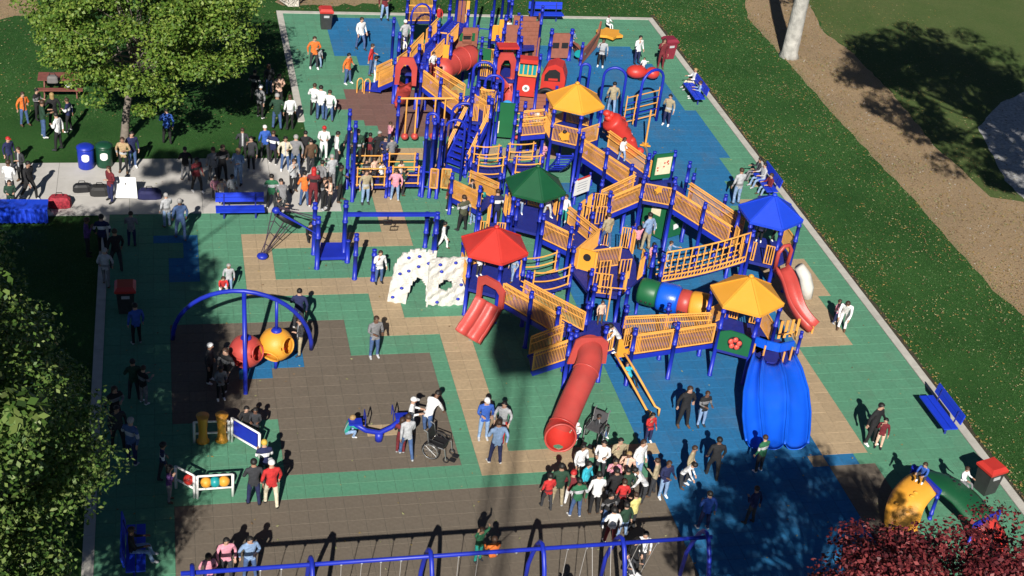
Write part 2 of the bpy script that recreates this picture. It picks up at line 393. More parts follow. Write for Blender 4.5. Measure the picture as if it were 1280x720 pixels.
def grass_tufts(name, n, box, keep, m_):
    x = rng.uniform(box[0], box[1], n*2); y = rng.uniform(box[2], box[3], n*2); k = keep(x, y); x, y = x[k][:n], y[k][:n]; n = len(x)
    a = rng.uniform(0, 6.28, n); w = rng.uniform(.008, .020, n); h = rng.uniform(.015, .045, n); lx, ly = rng.normal(0, .03, n), rng.normal(0, .03, n)
    V = np.stack([np.stack([x-np.cos(a)*w, y-np.sin(a)*w, np.full(n, -.03)], 1), np.stack([x+np.cos(a)*w, y+np.sin(a)*w, np.full(n, -.03)], 1), np.stack([x+lx, y+ly, -.03+h], 1)], 1).reshape(-1, 3)
    me = bpy.data.meshes.new(name); me.vertices.add(3*n); me.vertices.foreach_set("co", V.ravel()); me.loops.add(3*n); me.loops.foreach_set("vertex_index", np.arange(3*n, dtype=np.int32))
    me.polygons.add(n); me.polygons.foreach_set("loop_start", np.arange(0, 3*n, 3, dtype=np.int32)); me.materials.append(m_); me.update(calc_edges=True)
    o = bpy.data.objects.new(name, me); COL.objects.link(o); return tag(o, kind="stuff")
BLADE = leafmat("grass_blades", (0.024, 0.082, 0.016), (0.050, 0.135, 0.030), (0.100, 0.165, 0.058))
_f = lambda x, y: (np.sin(x*.9+2*np.sin(y*.31))*np.sin(y*.7+1.3*np.sin(x*.5)) + rng.uniform(-.9, .9, len(x))) > -.35
grass_tufts("grass_tufts", 60000, (26.9, 33.2, 24, 77), lambda x, y: _f(x, y) & (x < 32.75+.15*np.sin(y*1.7)), BLADE)
grass_tufts("grass_tufts", 34000, (-12, 5.6, 58.4, 76), _f, BLADE)
grass_tufts("grass_tufts", 22000, (6, 30, 71.7, 77), _f, BLADE)
grass_tufts("grass_tufts", 9000, (32.3, 33.3, 38, 76), lambda x, y: rng.uniform(0, 1, len(x)) > np.abs(x-32.75)*1.6, BLADE)
grass_tufts("grass_tufts", 14000, (-9, -2.8, 28, 49.6), _f, BLADE)

sheet("soil_edge", [(26.80, 19), (27.08, 19), (27.02, 45), (27.08, 72), (26.80, 72)], -0.02, mat("dark_soil", (.045, .038, .022), .95, .4, 9, .6, 30), 0.06, 0.35)
def s_path():
    while True:
        y = random.uniform(38, 76); x = 32.8+random.betavariate(1.1, 1.3)*7
        if inpoly(x, y, PATH): return x, y
PATH = PX((935, 22), (983, 76), (1077, 180), (1160, 268), (1242, 362), (1300, 410), (1500, 560), (1400, 330), (1280, 252), (1238, 246), (1200, 210), (1167, 180), (1135, 140), (1110, 110), (1062, 62), (1030, 40), (1005, -10))
mb = MB()
for i in range(420):
    x, y = s_path(); r = random.uniform(.015, .05); mb.ell((x, y, -.015), (r, r*random.uniform(.6, 1), r*.6), 5, 3)
tag(mb.build("loose_stones", mat("grey_stone", (.30, .28, .25), .9, .3, 5)), kind="stuff")
scatter_leaves("fallen_leaves", 2600, s_path, LF[1:]+[mat("dry_leaf_orange", (.33, .17, .05), .8)], (0.012, 0.05))

# ------------------------------------------------------------------ trees
def crown_mesh(clumps, nleaf, size, name, mats_, parent, flat=0.55):
    """many separate small leaves gathered in clumps"""
    P_ = []; N_ = []
    for c, r in clumps:
        u = rng.normal(size=(nleaf, 3)); u /= np.linalg.norm(u, axis=1)[:, None]
        rad = rng.uniform(0.35, 1.0, nleaf)[:, None]**0.6
        p = u*rad*np.array([r, r, r*flat]) + np.array(c)
        P_.append(p); N_.append(u*0.55+np.array([0, 0, 0.55])+rng.normal(size=(nleaf, 3))*0.55)
    P_ = np.concatenate(P_); N_ = np.concatenate(N_); N_ /= np.linalg.norm(N_, axis=1)[:, None]
    n = len(P_); t = np.cross(N_, rng.normal(size=(n, 3))); t /= np.linalg.norm(t, axis=1)[:, None]; b = np.cross(N_, t)
    s = rng.uniform(size*0.6, size*1.25, n)[:, None]
    V = np.stack([P_+t*s, P_+b*s*0.62, P_-t*s, P_-b*s*0.62], 1).reshape(-1, 3) - np.array(origin_of(parent))
    me = bpy.data.meshes.new(name); me.vertices.add(4*n); me.vertices.foreach_set("co", V.ravel())
    me.loops.add(4*n); me.loops.foreach_set("vertex_index", np.arange(4*n, dtype=np.int32))
    me.polygons.add(n); me.polygons.foreach_set("loop_start", np.arange(0, 4*n, 4, dtype=np.int32))
    for m_ in mats_: me.materials.append(m_)
    me.update(calc_edges=True)
    o = bpy.data.objects.new(name, me); COL.objects.link(o); o.parent = parent; return o
def tree(name, label, base, c, r, nclump, nleaf, cr, size, mats_, bark, tr, group=None, shell=0.55, cut=-0.6, extra=(), shape=None):
    base = Vector(base); c = Vector(c); t = thing(name, base, label, "tree", group)
    clumps = []
    while len(clumps) < nclump:
        u = Vector(rng.normal(size=3)); u.normalize(); k = random.uniform(shell, 1.0)
        if u.z < cut: continue
        q = Vector((u.x*r[0], u.y*r[1], u.z*r[2]))*k
        if shape: w = shape(q.z/r[2]); q.x *= w; q.y *= w
        clumps.append((c+q, random.uniform(cr*0.6, cr*1.25)))
    clumps += [(Vector(e[0]), e[1]) for e in extra]
    crown_mesh(clumps, nleaf, size, "crown", mats_, t)
    mb = MB(); h = c.z-base.z; top = Vector((c.x, c.y, c.z-r[2]*0.15))
    fork = base.lerp(Vector((c.x, c.y, base.z)), min(.4, .35/max(.1, (Vector((c.x, c.y, base.z))-base).length)) if (Vector((c.x, c.y, base.z))-base).length < 2 else .4); fork.z = base.z + max(1.6, (c.z-r[2]*0.75)-base.z)
    mb.path([base+Vector((0, 0, -0.1)), base+Vector((0, 0, 0.25)), base.lerp(fork, 0.5)+Vector((random.uniform(-.1, .1), 0, 0)), fork, fork.lerp(top, 0.6), top], [tr*1.5, tr*1.08, tr*0.9, tr*0.75, tr*0.45, tr*0.15], 10)
    mb.build("trunk", bark, t, True)
    lb = MB()
    for cc, cr_ in random.sample(clumps, min(len(clumps), 34)):
        s0 = fork.lerp(top, random.uniform(0, 0.8)); mid = s0.lerp(cc, 0.5)+Vector((0, 0, 0.25))
        lb.path([s0, mid, cc], [tr*0.32, tr*0.2, 0.02], 5)
    lb.build("limbs", bark, t, True)
    return t
L_OLIVE = leafmat("olive_yellow_leaves", (0.044, 0.105, 0.013), (0.112, 0.198, 0.026), (0.215, 0.280, 0.050))
L_GREEN = leafmat("mid_green_leaves", (0.032, 0.082, 0.015), (0.088, 0.160, 0.030), (0.185, 0.240, 0.066))
L_RED = leafmat("dark_red_leaves", (0.045, 0.007, 0.011), (0.130, 0.017, 0.022), (0.290, 0.060, 0.058))
b1 = A(156, 178)
tree("maple_tree", "olive green tree with a bare grey trunk beside the wooden picnic table", b1, (b1.x+1.0, b1.y, 5.7), (4.5, 4.5, 3.9), 260, 230, 0.82, 0.08, [L_OLIVE], BARK, 0.17, cut=-0.75,
     extra=[((b1.x-2.9+i*.9, b1.y+5.2+i*.3, 5.4+random.uniform(-.8, .8)), 1.0) for i in range(5)])
def up_sun(gx, gy, z):
    k = z/math.tan(SUN_EL); g = A(gx, gy); return Vector((g.x-k*math.sin(SUN_AZ), g.y-k*math.cos(SUN_AZ), z))
def pxof(v):
    d = Vector(v)-Vector((0, 0, CAM_H)); zc = d.dot(CF); return 640+FPX*d.dot(CX)/zc, 360-FPX*d.dot(CU)/zc
# the two left trees: foliage filled to the outline their shade has on the ground, clear of the open view to the right of them
SH = [(-40, 262), (200, 274), (246, 335), (236, 392), (268, 412), (256, 440), (288, 455), (300, 515), (262, 555), (205, 600), (150, 650), (122, 668), (-40, 700)]
lo_x, hi_x = [], []
while len(lo_x)+len(hi_x) < 560:
    gx, gy = random.uniform(-40, 310), random.uniform(262, 700)
    if not inpoly(gx, gy, SH): continue
    for z in [random.uniform(5, 8), random.uniform(8, 12), random.uniform(11, 15), random.uniform(15, 18)]:
        q = up_sun(gx, gy, z); x, y = pxof(q); lim = -60 if y < 300 else (-36+(y-300)*.62 if y < 440 else min(112, 62+(y-440)*.5))
        if x < lim:
            (lo_x if z < 11.5 else hi_x).append((q, random.uniform(.75, 1.15))); break
for gx, gy in ((196, 212), (212, 236), (228, 208), (246, 228), (262, 206), (268, 238), (286, 218), (300, 232), (312, 208), (322, 226), (206, 196), (250, 196), (330, 244), (278, 198)):
    hi_x.append((up_sun(gx, gy, random.uniform(17.2, 18.6)), random.uniform(.5, .8)))
tree("shade_tree", "big mid green tree filling the lower left corner, close to the camera", (-6.2, 23.5, 0), (-6.2, 23.2, 7.2), (4.0, 4.8, 4.6), 210, 330, 0.85, 0.062, [L_GREEN], BARK, 0.3, cut=-0.8, extra=lo_x)
tree("shade_tree", "taller green tree left of the big one, shading the plaza edge", (-10.2, 25.5, 0), (-9.6, 25.2, 11.0), (4.6, 5, 6.6), 90, 260, 1.0, 0.135, [L_GREEN], BARK, 0.34, cut=-0.8, extra=hi_x)
tree("plum_tree", "dark red leaved tree at the lower right corner in front of the curved climber", (14.9, 15.6, 0), (14.8, 16.45, 8.75), (4.0, 3.6, 2.35), 190, 330, 0.60, 0.056, [L_RED], BARK, 0.22, cut=-0.7)
tree("sycamore_tree", "tall tree with a pale bare trunk on the tan earth at the top right", A(986, 70), A(986, 70)+Vector((-.6, -2.5, 11.0)), (4.8, 4.8, 3.2), 70, 120, 1.0, 0.13, [L_OLIVE], BARKW, 0.42, cut=-0.5)
tree("shade_tree", "leaning leafy tree beyond the right edge shading the thin grass and stone patch", (38.5, 39, 0), (34.4, 42.0, 14.3), (5.4, 5.4, 3.8), 140, 220, 1.05, 0.13, [L_GREEN], BARK, 0.3, cut=-0.7, extra=[(up_sun(x+random.uniform(-14, 14), y+random.uniform(-8, 8), 14.2+random.uniform(-1.5, 1.5)), random.uniform(.8, 1.3)) for x, y in ((1200, 190), (1228, 214), (1190, 160), (1252, 176), (1215, 130), (1250, 110), (1130, 60), (1170, 40), (1222, 50), (1100, 70), (1180, 200), (1205, 90), (1262, 210), (1160, 170), (1240, 60), (1270, 90), (1145, 40), (1115, 90))]+[(up_sun(random.uniform(1226, 1290), random.uniform(138, 240), random.uniform(13, 15)), random.uniform(.35, .6)) for i in range(22)])

# the tall mast with the railed platform the picture is taken from (stands just behind and below the camera; its shadow crosses the rubber)
mast = thing("lift_mast", (-.42, -1.1, 0), "tall grey mast carrying a small roofed viewing cabin", "lift")
GREY = mat("grey_lift_paint", (0.30, 0.31, 0.32), 0.5)
legs_ = [(-.36, -.36), (.36, -.36), (.36, .36), (-.36, .36)]
mpt = lambda k, f: Vector((-.40+.40*f+legs_[k % 4][0], -1.1+legs_[k % 4][1], 28.1*f))
for k in range(4): MB().tube(mpt(k, 0), mpt(k, 1), .038, 7).build("mast_leg", GREY, mast)
mb = MB()
for i in range(30):
    for k in range(4): mb.tube(mpt(k, i/30), mpt(k+1, (i+1)/30), .012, 5)
mb.build("mast_bracing", GREY, mast)
mb = MB().box((.05, -1.15, 28.2), (1.9, 1.5, 0.14)).box((.05, -1.87, 29.1), (1.9, 0.06, 1.7)).box((.05, -1.15, 30.0), (2.0, 1.6, 0.1))
for x in (-0.87, 0.97): mb.box((x, -1.15, 29.1), (0.06, 1.4, 1.7))
mb.build("cabin", GREY, mast)

# ------------------------------------------------------------------ play structure: decks, ramps, bridges, slides
Z = Vector((0, 0, 1))
def post(parent, p, top, r=0.075, base=0.0, name="post", m=None):
    p = Vector(p); zs = [(base, r*1.25), (base+.05, r*1.25), (base+.055, r)]
    if top-base > 1.0:
        for c in (top-.95, top-.28): zs += [(c, r), (c+.004, r*1.28), (c+.07, r*1.28), (c+.074, r)]
    zs += [(top-.05, r), (top-.045, r*1.12), (top-.015, r*1.12), (top, r*.55)]
    return MB().path([(p.x, p.y, z) for z, _ in zs], [q for _, q in zs], 10).build(name, m or BLUE, parent, True)
def railing(parent, a, b, h=0.8, gap=0.062, mid=False, name="railing_panel", pick=True, lift=0.06):
    """yellow pipe frame filled with upright pickets, standing on the deck edge a-b"""
    a, b = Vector(a), Vector(b); d = b-a; L = d.length; u = d/L; mb = MB()
    lo, hi = Z*lift, Z*h
    mb.tube(a+lo, b+lo, 0.026, 6); mb.tube(a+hi, b+hi, 0.032, 6); mb.tube(a+lo, a+hi, 0.03, 6); mb.tube(b+lo, b+hi, 0.03, 6)
    if mid: mb.tube(a+Z*h*0.55, b+Z*h*0.55, 0.022, 6)
    if pick:
        n = max(2, int(L/gap))
        for i in range(1, n): q = a+d*(i/n); mb.bar(q+lo, q+hi, 0.019)
    return mb.build(name, YEL, parent)
def barrier(parent, a, b, h=0.85, w=0.30, name="barrier", m=None):
    """narrow framed gate panel at each end of an edge, leaving the middle open"""
    a, b = Vector(a), Vector(b); u = (b-a).normalized()
    for p, s in ((a, 1), (b, -1)):
        q = p+u*s*0.09; r = q+u*s*w; mb = MB()
        mb.path([q+Z*0.06, q+Z*h, r+Z*h, r+Z*0.06], 0.035, 6, closed=True); 
        for k in (0.33, 0.66): mb.bar(q.lerp(r, k)+Z*0.06, q.lerp(r, k)+Z*h, 0.03)
        mb.build(name, m or YEL, parent)
def solid_panel(parent, a, b, z0, z1, m, name="panel", t=0.05, holes=()):
    a, b = Vector(a), Vector(b); return MB().plate([a+Z*z0, b+Z*z0, b+Z*z1, a+Z*z1], t).build(name, m, parent)
def hexpts(c, r, z, rot=-90): return [Vector((c[0]+r*math.cos(R_(rot+60*k)), c[1]+r*math.sin(R_(rot+60*k)), z)) for k in range(6)]
def deck(parent, poly, t=0.1, m=None, name="deck"):
    o = MB().slab(poly, t).build(name, m or NAVY, parent); return o
def canopy(parent, c, r, ze, za, m):
    h = hexpts(c, r*1.06, ze); apex = Vector((c[0], c[1], za)); ap2 = Vector((c[0], c[1], za-0.09))
    mb = MB(); lip = hexpts(c, r*1.06, ze-0.10); inn = hexpts(c, r*0.98, ze-0.10); inn2 = hexpts(c, r*0.98, ze-0.03)
    vs = h + [apex] + lip + inn + inn2 + [ap2]; fs = []
    for k in range(6):
        j = (k+1) % 6
        fs += [(k, j, 6), (7+k, 7+j, j, k), (13+j, 13+k, 7+k, 7+j)[::-1], (19+j, 19+k, 13+k, 13+j), (25, 19+j, 19+k)]
    mb.add(vs, fs); o = mb.build("canopy", m, parent)
    rb = MB()
    for k in range(6): rb.bar(h[k]+Z*.012, apex+Z*.012, 0.07, 0.03)
    rb.build("ridge_rib", m, o)
    MB().path([apex-Z*.02, apex+Z*.05, apex+Z*.09], [0.11, 0.09, 0.02], 10).build("cap", m, o, True)
    return o
def hex_tower(label, c, r, zd, ze, za, mc, rails, gates=(), legs=range(6)):
    t = thing("roofed_play_tower", (c[0], c[1], 0), label, "play tower", "roofed play towers")
    dk = hexpts(c, r, zd); deck(t, dk, 0.12)
    for k in legs: post(t, hexpts(c, r*0.97, 0)[k], ze-0.02)
    for k in rails: railing(t, dk[k].lerp(dk[(k+1) % 6], .06), dk[k].lerp(dk[(k+1) % 6], .94))
    for k in gates: barrier(t, dk[k], dk[(k+1) % 6])
    canopy(t, c, r, ze, za, mc); return t
# hexagon edges: 0 front-right, 1 right, 2 back-right, 3 back-left, 4 left, 5 front-left (corner 0 faces the camera)
RC, SC, BC, YC, GC = (11.41, 42.67), (19.59, 38.32), (22.45, 43.53), (16.85, 52.51), (13.95, 46.98)
t_red = hex_tower("play tower with a red six sided roof above the double red slide", RC, 1.22, 1.2, 2.62, 3.38, RED, [3, 4], [1])
t_sey = hex_tower("play tower with a yellow roof above the wide bright blue slide", SC, 1.25, 1.2, 3.0, 3.76, YELC, [1, 3], [2])
t_blu = hex_tower("play tower with a blue roof near the right kerb", BC, 1.2, 1.6, 3.3, 4.08, BLUC, [1], [4, 5])
t_yel = hex_tower("play tower with a yellow roof at the back, beside the red fire engine panels", YC, 1.23, 2.2, 3.8, 4.58, YELC, [5, 4, 3, 2, 0], [])
t_grn = hex_tower("play tower with a dark green roof in the middle of the playground", GC, 1.18, 1.2, 2.7, 3.56, GRNC, [3, 2], [4, 1])
# flower panel on the front-left side of the south-east tower
dk = hexpts(SC, 1.25, 1.2); pa, pb = dk[5].lerp(dk[0], .05), dk[5].lerp(dk[0], .95); u = (pb-pa)
pn = MB().plate([pa+Z*.0, pb+Z*.0, pb+Z*.72, pa+u*.72+Z*.86, pa+u*.3+Z*.88, pa+Z*.74], 0.05).build("flower_panel", GRNP, t_sey)
nrm = Vector((u.y, -u.x, 0)).normalized(); cc = pa+u*.52+Z*.42
MB().plate([cc+nrm*.028+(u.normalized()*math.cos(a)+Z*math.sin(a))*.27 for a in [i*math.pi/8 for i in range(16)]], 0.01).build("black_disc", BLACK, pn)
mb = MB()
for i in range(5):
    a = math.pi/2+i*2*math.pi/5; mb.ell(cc+nrm*.05+(u.normalized()*math.cos(a)+Z*math.sin(a))*.155, (.105, .06, .105), 10, 6)
mb.build("flower_petals", mat("coral_petal_plastic", (0.75, 0.10, 0.07), .45), pn, True)
# star gear on the yellow tower rail
ydk = hexpts(YC, 1.23, 2.2)
for k in (5,):
    m_ = (ydk[5]+ydk[0])/2; nn = Vector((m_.x-YC[0], m_.y-YC[1], 0)).normalized(); tt = Vector((-nn.y, nn.x, 0))
    MB().plate([m_+nn*.08+Z*.42+(tt*math.cos(a)+Z*math.sin(a))*(.27 if i % 2 else .2) for i, a in enumerate([j*math.pi/5 for j in range(10)])], .05).build("spinner_star", YELC, t_yel)
    MB().ell(m_+nn*.12+Z*.62, (.1, .1, .07), 8, 6).build("spinner_knob", BLACK, t_yel, True)

def ramp(label, na, nb, fa, fb, za, zb, h=0.8, posts=(), cat="ramp", group="yellow railed ramps and walkways", mid=0):
    """na, nb / fa, fb: photo pixels of the near and far handrail ends (h above the deck); za, zb deck heights"""
    a, b, c, d = A(*na, za+h)-Z*h, A(*nb, zb+h)-Z*h, A(*fa, za+h)-Z*h, A(*fb, zb+h)-Z*h
    t = thing("access_ramp", Vector(((a.x+d.x)/2, (a.y+d.y)/2, 0)), label, cat, group)
    deck(t, [a, b, d, c], 0.07)
    for p, q, nm in ((a, b, 1), (c, d, -1)):
        n = max(1, round((q-p).length/2.1)); 
        for i in range(n): railing(t, p.lerp(q, i/n+.012), p.lerp(q, (i+1)/n-.012), h)
        side = (c-a).normalized()*0.11*nm
        MB().tube(p+side+Z*(h-.02), q+side+Z*(h-.02), 0.024, 6).tube(p+side+Z*(h-.24), q+side+Z*(h-.24), 0.024, 6).build("handrail", YEL, t)
        MB().bar(p-Z*.09, q-Z*.09, 0.06, 0.18).build("side_beam", BLUE, t)
    for s, k in posts:
        q = (a.lerp(b, k) if s == 'n' else c.lerp(d, k)); out = (a-c).normalized()*(0.1 if s == 'n' else -0.1)
        post(t, (q.x+out.x, q.y+out.y, 0), q.z+h+0.42)
    return t, (a, b, c, d)
R1, r1 = ramp("yellow railed walkway from the red roofed tower towards the tube slide", (629, 354), (703, 397), (655, 350), (733, 391), 1.2, 1.2, posts=[('n', .52), ('f', .02), ('f', .98), ('n', .97)])
R2, r2 = ramp("short yellow railed ramp going down to the rubber left of the tube slide", (668, 441), (713, 426), (664, 421), (705, 405), 0.30, 1.15, posts=[('n', .98)])
R3, r3 = ramp("yellow railed walkway leading to the front tower with yellow roof", (789, 421), (896, 406), (781, 396), (889, 391), 1.2, 1.2, posts=[('n', .03), ('n', .52), ('f', .5), ('f', .02)])
R4, r4 = ramp("yellow railed walkway down from the green roofed tower to the gear panel", (680, 277), (716, 294), (712, 258), (748, 287), 1.2, 1.2, posts=[('n', .02), ('n', .98)])
R5, r5 = ramp("upper yellow railed ramp joining the middle walkways to the high corner", (760, 249), (803, 231), (752, 238), (794, 218), 1.6, 2.0, posts=[('n', .02), ('n', .99), ('f', .02)])
R6, r6 = ramp("long yellow railed ramp going down right to the blue roofed tower", (843, 239), (914, 284), (863, 228), (932, 274), 2.0, 1.62, posts=[('n', .02), ('n', .55), ('f', .6), ('f', .02)])
R7, r7 = ramp("long yellow railed ramp down from the back yellow roofed tower", (729, 175), (793, 217), (762, 163), (816, 202), 2.2, 2.0, posts=[('n', .02), ('n', .5), ('f', .98), ('n', .97)])

def platform(label, pix, z, posts_top=None, group="open play platforms"):
    pts = [A(x, y, z) for x, y in pix]; c = sum(pts, Vector())/len(pts)
    t = thing("play_platform", (c.x, c.y, 0), label, "play platform", group); deck(t, pts, 0.12)
    if posts_top:
        for p in pts: post(t, p, posts_top)
    return t, pts
P1, p1 = platform("open platform at the head of the red tube slide", [(709, 429), (737, 400), (778, 404), (789, 432), (753, 442), (716, 447)], 1.2)
for i, top in ((0, 2.0), (1, 2.75), (2, 2.75), (4, 2.35), (5, 2.35)): post(P1, p1[i], top)
a, b = p1[1], p1[2]; fr = MB(); fr.path([a+Z*.05, a+Z*1.45, b+Z*1.45, b+Z*.05], 0.035, 6); fr.tube((a+b)/2+Z*.05, (a+b)/2+Z*1.45, .03, 6); fr.build("door_frame", YEL, P1)
barrier(P1, p1[4].lerp(p1[3], .0), p1[3], .8, .28)
P2, p2 = platform("high corner platform with a green notice board", [(801, 251), (838, 258), (856, 238), (838, 224), (806, 228)], 2.0, 3.35)
railing(P2, p2[0].lerp(p2[1], .06), p2[0].lerp(p2[1], .94))
a, b = p2[3]+Z*.1, p2[4].lerp(p2[3], .2)+Z*.1
bd = MB().plate([a, b, b+Z*1.15, a+Z*1.15], .06).build("notice_board", GRNP, P2); nn = (b-a).cross(Z).normalized(); nn = nn if nn.y < 0 else -nn
MB().plate([a.lerp(b, .14)+Z*.22+nn*.05, a.lerp(b, .86)+Z*.22+nn*.05, a.lerp(b, .86)+Z*1.0+nn*.05, a.lerp(b, .14)+Z*1.0+nn*.05], .02).build("printed_sheet", CREAM, bd)
mb = MB()
for i in range(7):
    q = a.lerp(b, .25+.5*random.random())+Z*(.35+.5*random.random())+nn*.066; w = (b-a).normalized()*.07
    mb.plate([q, q+w, q+w+Z*.06, q+Z*.06], .006)
tag(mb.build("picture_marks", RED, bd), kind="stuff")
m_ = p2[0].lerp(p2[1], .5); MB().plate([m_-Vector((0, .06, 0))+Z*.66+Vector((math.cos(a_), 0, math.sin(a_)))*(.2 if i % 2 else .11) for i, a_ in enumerate([j*math.pi/5 for j in range(10)])], .04).build("spinner_star", YELC, P2)
a, b = p2[2]+Vector((.25, -.1, 0)), p2[2]+Vector((.55, .55, 0)); solid_panel(P2, a, b, -.35, .75, GRNP, "side_panel")
# green activity panels under the high corner
ug = thing("activity_wall", A(826, 305), "green play panels with a cream board under the high corner platform", "play panel")
for i, (qa, qb) in enumerate((((800, 290), (826, 303)), ((826, 303), (850, 296)))):
    a, b = A(*qa), A(*qb); o = MB().plate([a+Z*.15, b+Z*.15, b+Z*1.7, a+Z*1.7], .06).build("play_panel", GRNP, ug)
    n_ = (b-a).cross(Z).normalized(); n_ = n_ if n_.y < 0 else -n_; m_ = a.lerp(b, .6)+n_*.06
    e = (b-a).normalized()
    MB().plate([m_-e*.25+Z*1.15, m_+e*.2+Z*1.15, m_+e*.2+Z*1.5, m_-e*.25+Z*1.5], .02).build("printed_sheet", CREAM, o)
    MB().plate([m_-e*.1+Z*.5, m_+e*.15+Z*.55, m_+e*.1+Z*.78, m_-e*.15+Z*.74], .02).build("white_shape", WHT, o)
# the gear panel platform with its gates
P3, p3 = platform("middle platform with a yellow gear panel and narrow yellow gates", [(714, 337), (748, 307), (787, 312), (803, 345), (774, 371), (736, 366)], 1.2, 2.25)
a, b = p3[0], A(744, 343, 1.2); a = A(719, 336, 1.2); pnl = solid_panel(P3, a, b, .05, .95, YELC, "gear_panel")
nn = (b-a).cross(Z).normalized(); nn = nn if nn.y < 0 else -nn; m_ = a.lerp(b, .5)+nn*.05+Z*.65; e = (b-a).normalized()
MB().plate([m_+(e*math.cos(k)+Z*math.sin(k))*.15 for k in [i*math.pi/6 for i in range(12)]], .04).build("black_gear", BLACK, pnl)
mb = MB()
for k in (.08, .92): mb.bar(a.lerp(b, k)+nn*.04+Z*.05, a.lerp(b, k)+nn*.04+Z*.95, .05)
mb.build("panel_edge", YEL, pnl)
barrier(P3, p3[5].lerp(p3[4], -.1), p3[5].lerp(p3[4], .75), .9, .36); barrier(P3, p3[4], p3[3], .9, .34); barrier(P3, p3[3], p3[2], .95, .3); barrier(P3, p3[1], p3[2], .95, .3)
railing(P3, p3[0], p3[1], .8); c3 = sum(p3, Vector())/6; railing(P3, c3+Vector((-.9, .1, 0)), c3+Vector((.5, .35, 0)), .85); barrier(P3, c3+Vector((-.7, -.7, 0)), c3+Vector((.7, -.6, 0)), .9, .4)
P4, p4 = platform("upper platform with yellow gates beside the white sign", [(722, 279), (738, 266), (762, 268), (758, 282), (738, 290)], 1.6, 2.5)
barrier(P4, p4[0], p4[1], .9, .3); barrier(P4, p4[0].lerp(p4[4], .1), p4[3], .85, .38); barrier(P4, p4[1], p4[2], .9, .3)
# white sign board on posts below the long ramp
sg = thing("sign_board", A(731, 252), "white printed sign board under the long back ramp", "sign")
a, b = A(718, 236, 1.0), A(737, 229, 1.0)
MB().plate([a-Z*.35, b-Z*.35, b+Z*.35, a+Z*.35], .05).build("board", WHT, sg)
for q in (a, b): post(sg, (q.x, q.y+.05, 0), 1.5, .05)
mb = MB(); n_ = (b-a).cross(Z).normalized(); n_ = n_ if n_.y < 0 else -n_
for i in range(4): mb.bar(a.lerp(b, .15)+n_*.03+Z*(.2-.12*i), a.lerp(b, .8)+n_*.03+Z*(.2-.12*i), .008, .03)
mb.build("printed_lines", mat("grey_print", (.35, .37, .42), .6), sg)
mb = MB().bar(a.lerp(b, .15)+Z*.38, a.lerp(b, .95)+Z*.38, .06, .05); mb.build("red_cap", RED, sg)

# ---- bridges
def bars_bridge(label, A0, B0, width, n=3, sag=0.0, post_h=1.1, zd=0.9):
    """low bridge with pipe rails: A0, B0 near-side deck corners"""
    a, b = A0, B0; u = (b-a).normalized(); w = Vector((-u.y, u.x, 0))*width
    if w.y < 0: w = -w
    t = thing("pipe_rail_bridge", Vector(((a.x+b.x)/2, (a.y+b.y)/2, 0)), label, "play bridge", "low bridges with pipe rails")
    k = 7; c = lambda f: -Z*sag*math.sin(math.pi*f)
    for i in range(k):
        p, q = a.lerp(b, i/k)+c((i+.5)/k), a.lerp(b, (i+.94)/k)+c((i+.5)/k)
        MB().slab([p, q, q+w, p+w], .06).build("bridge_plank", NAVY, t)
    for s in (0, 1):
        for j in range(n):
            z = .12+j*(.75/(n-1)) if n > 1 else .8
            MB().path([a.lerp(b, f)+w*s+Z*z+c(f) for f in [x/8 for x in range(9)]], .028, 6).build("pipe_rail", YEL, t)
        for q in (a, b):
            post(t, q+w*s, q.z+post_h, .06)
            MB().tube(q+w*s+u*(.1 if q is a else -.1)+Z*.05, q+w*s+u*(.1 if q is a else -.1)+Z*.95, .03, 6).build("end_upright", YEL, t)
    return t
bars_bridge("curved pipe rail bridge between the red roofed tower and the gear panel", A(662, 366, 1.15), A(712, 357, 1.15), 1.05, 3, .12, .9)
bars_bridge("pipe rail bridge on the left full of children", A(443, 234, .5), A(483, 234, .5), 1.15, 3, 0, .95)
bars_bridge("pipe rail bridge right of the crowded one at the left", A(487, 232, .5), A(525, 232, .5), 1.2, 3, 0, .9)
bars_bridge("pipe rail bridge over green rubber behind the blue stairs", A(594, 219, .9), A(630, 219, .9), 1.05, 3, .08, .8)
bars_bridge("pipe rail bridge running behind the green roofed tower", A(641, 218, .9), A(676, 217, .9), 1.15, 3, .05, .8)
# tall yellow baluster bridge
br = thing("baluster_bridge", A(880, 350), "tall yellow baluster bridge rising right to the blue roofed tower", "play bridge")
a, b = A(827, 352, 1.2), A(931, 327, 1.6); u = (b-a).normalized(); w = Vector((-u.y, u.x, 0))*.5
n = 13
def sagp(f, z, s=0): return a.lerp(b, f)+Z*(z-.10*math.sin(math.pi*f))+w*s
for s in (0, 1):
    MB().path([sagp(i/10, 1.30 if s == 0 else .55, s) for i in range(11)], .036, 7).build("top_rail", YEL, br, True)
    MB().path([sagp(i/10, .02, s) for i in range(11)], .034, 7).build("bottom_rail", YEL, br, True)
    MB().path([sagp(i/10, .24, s) for i in range(11)], .026, 7).build("ring_rail", YEL, br, True)
for i in range(n+1): MB().tube(sagp(i/n, .02), sagp(i/n, 1.3), .026, 6).build("baluster", YEL, br)
for i in range(n*2):
    f = (i+.5)/(n*2); MB().path([sagp(f, .13)+u*.07*math.cos(k)+Z*.085*math.sin(k) for k in [j*math.pi/4 for j in range(8)]], .014, 5, closed=True).build("ring", YEL, br)
for i in range(12): MB().slab([sagp(i/12, -.03), sagp((i+.9)/12, -.03), sagp((i+.9)/12, -.03, 1), sagp(i/12, -.03, 1)], .04).build("bridge_plank", NAVY, br)
post(br, a-u*.1, 2.4); post(br, b+u*.1, 3.0); post(br, a-u*.1+w*1.4, 2.4)
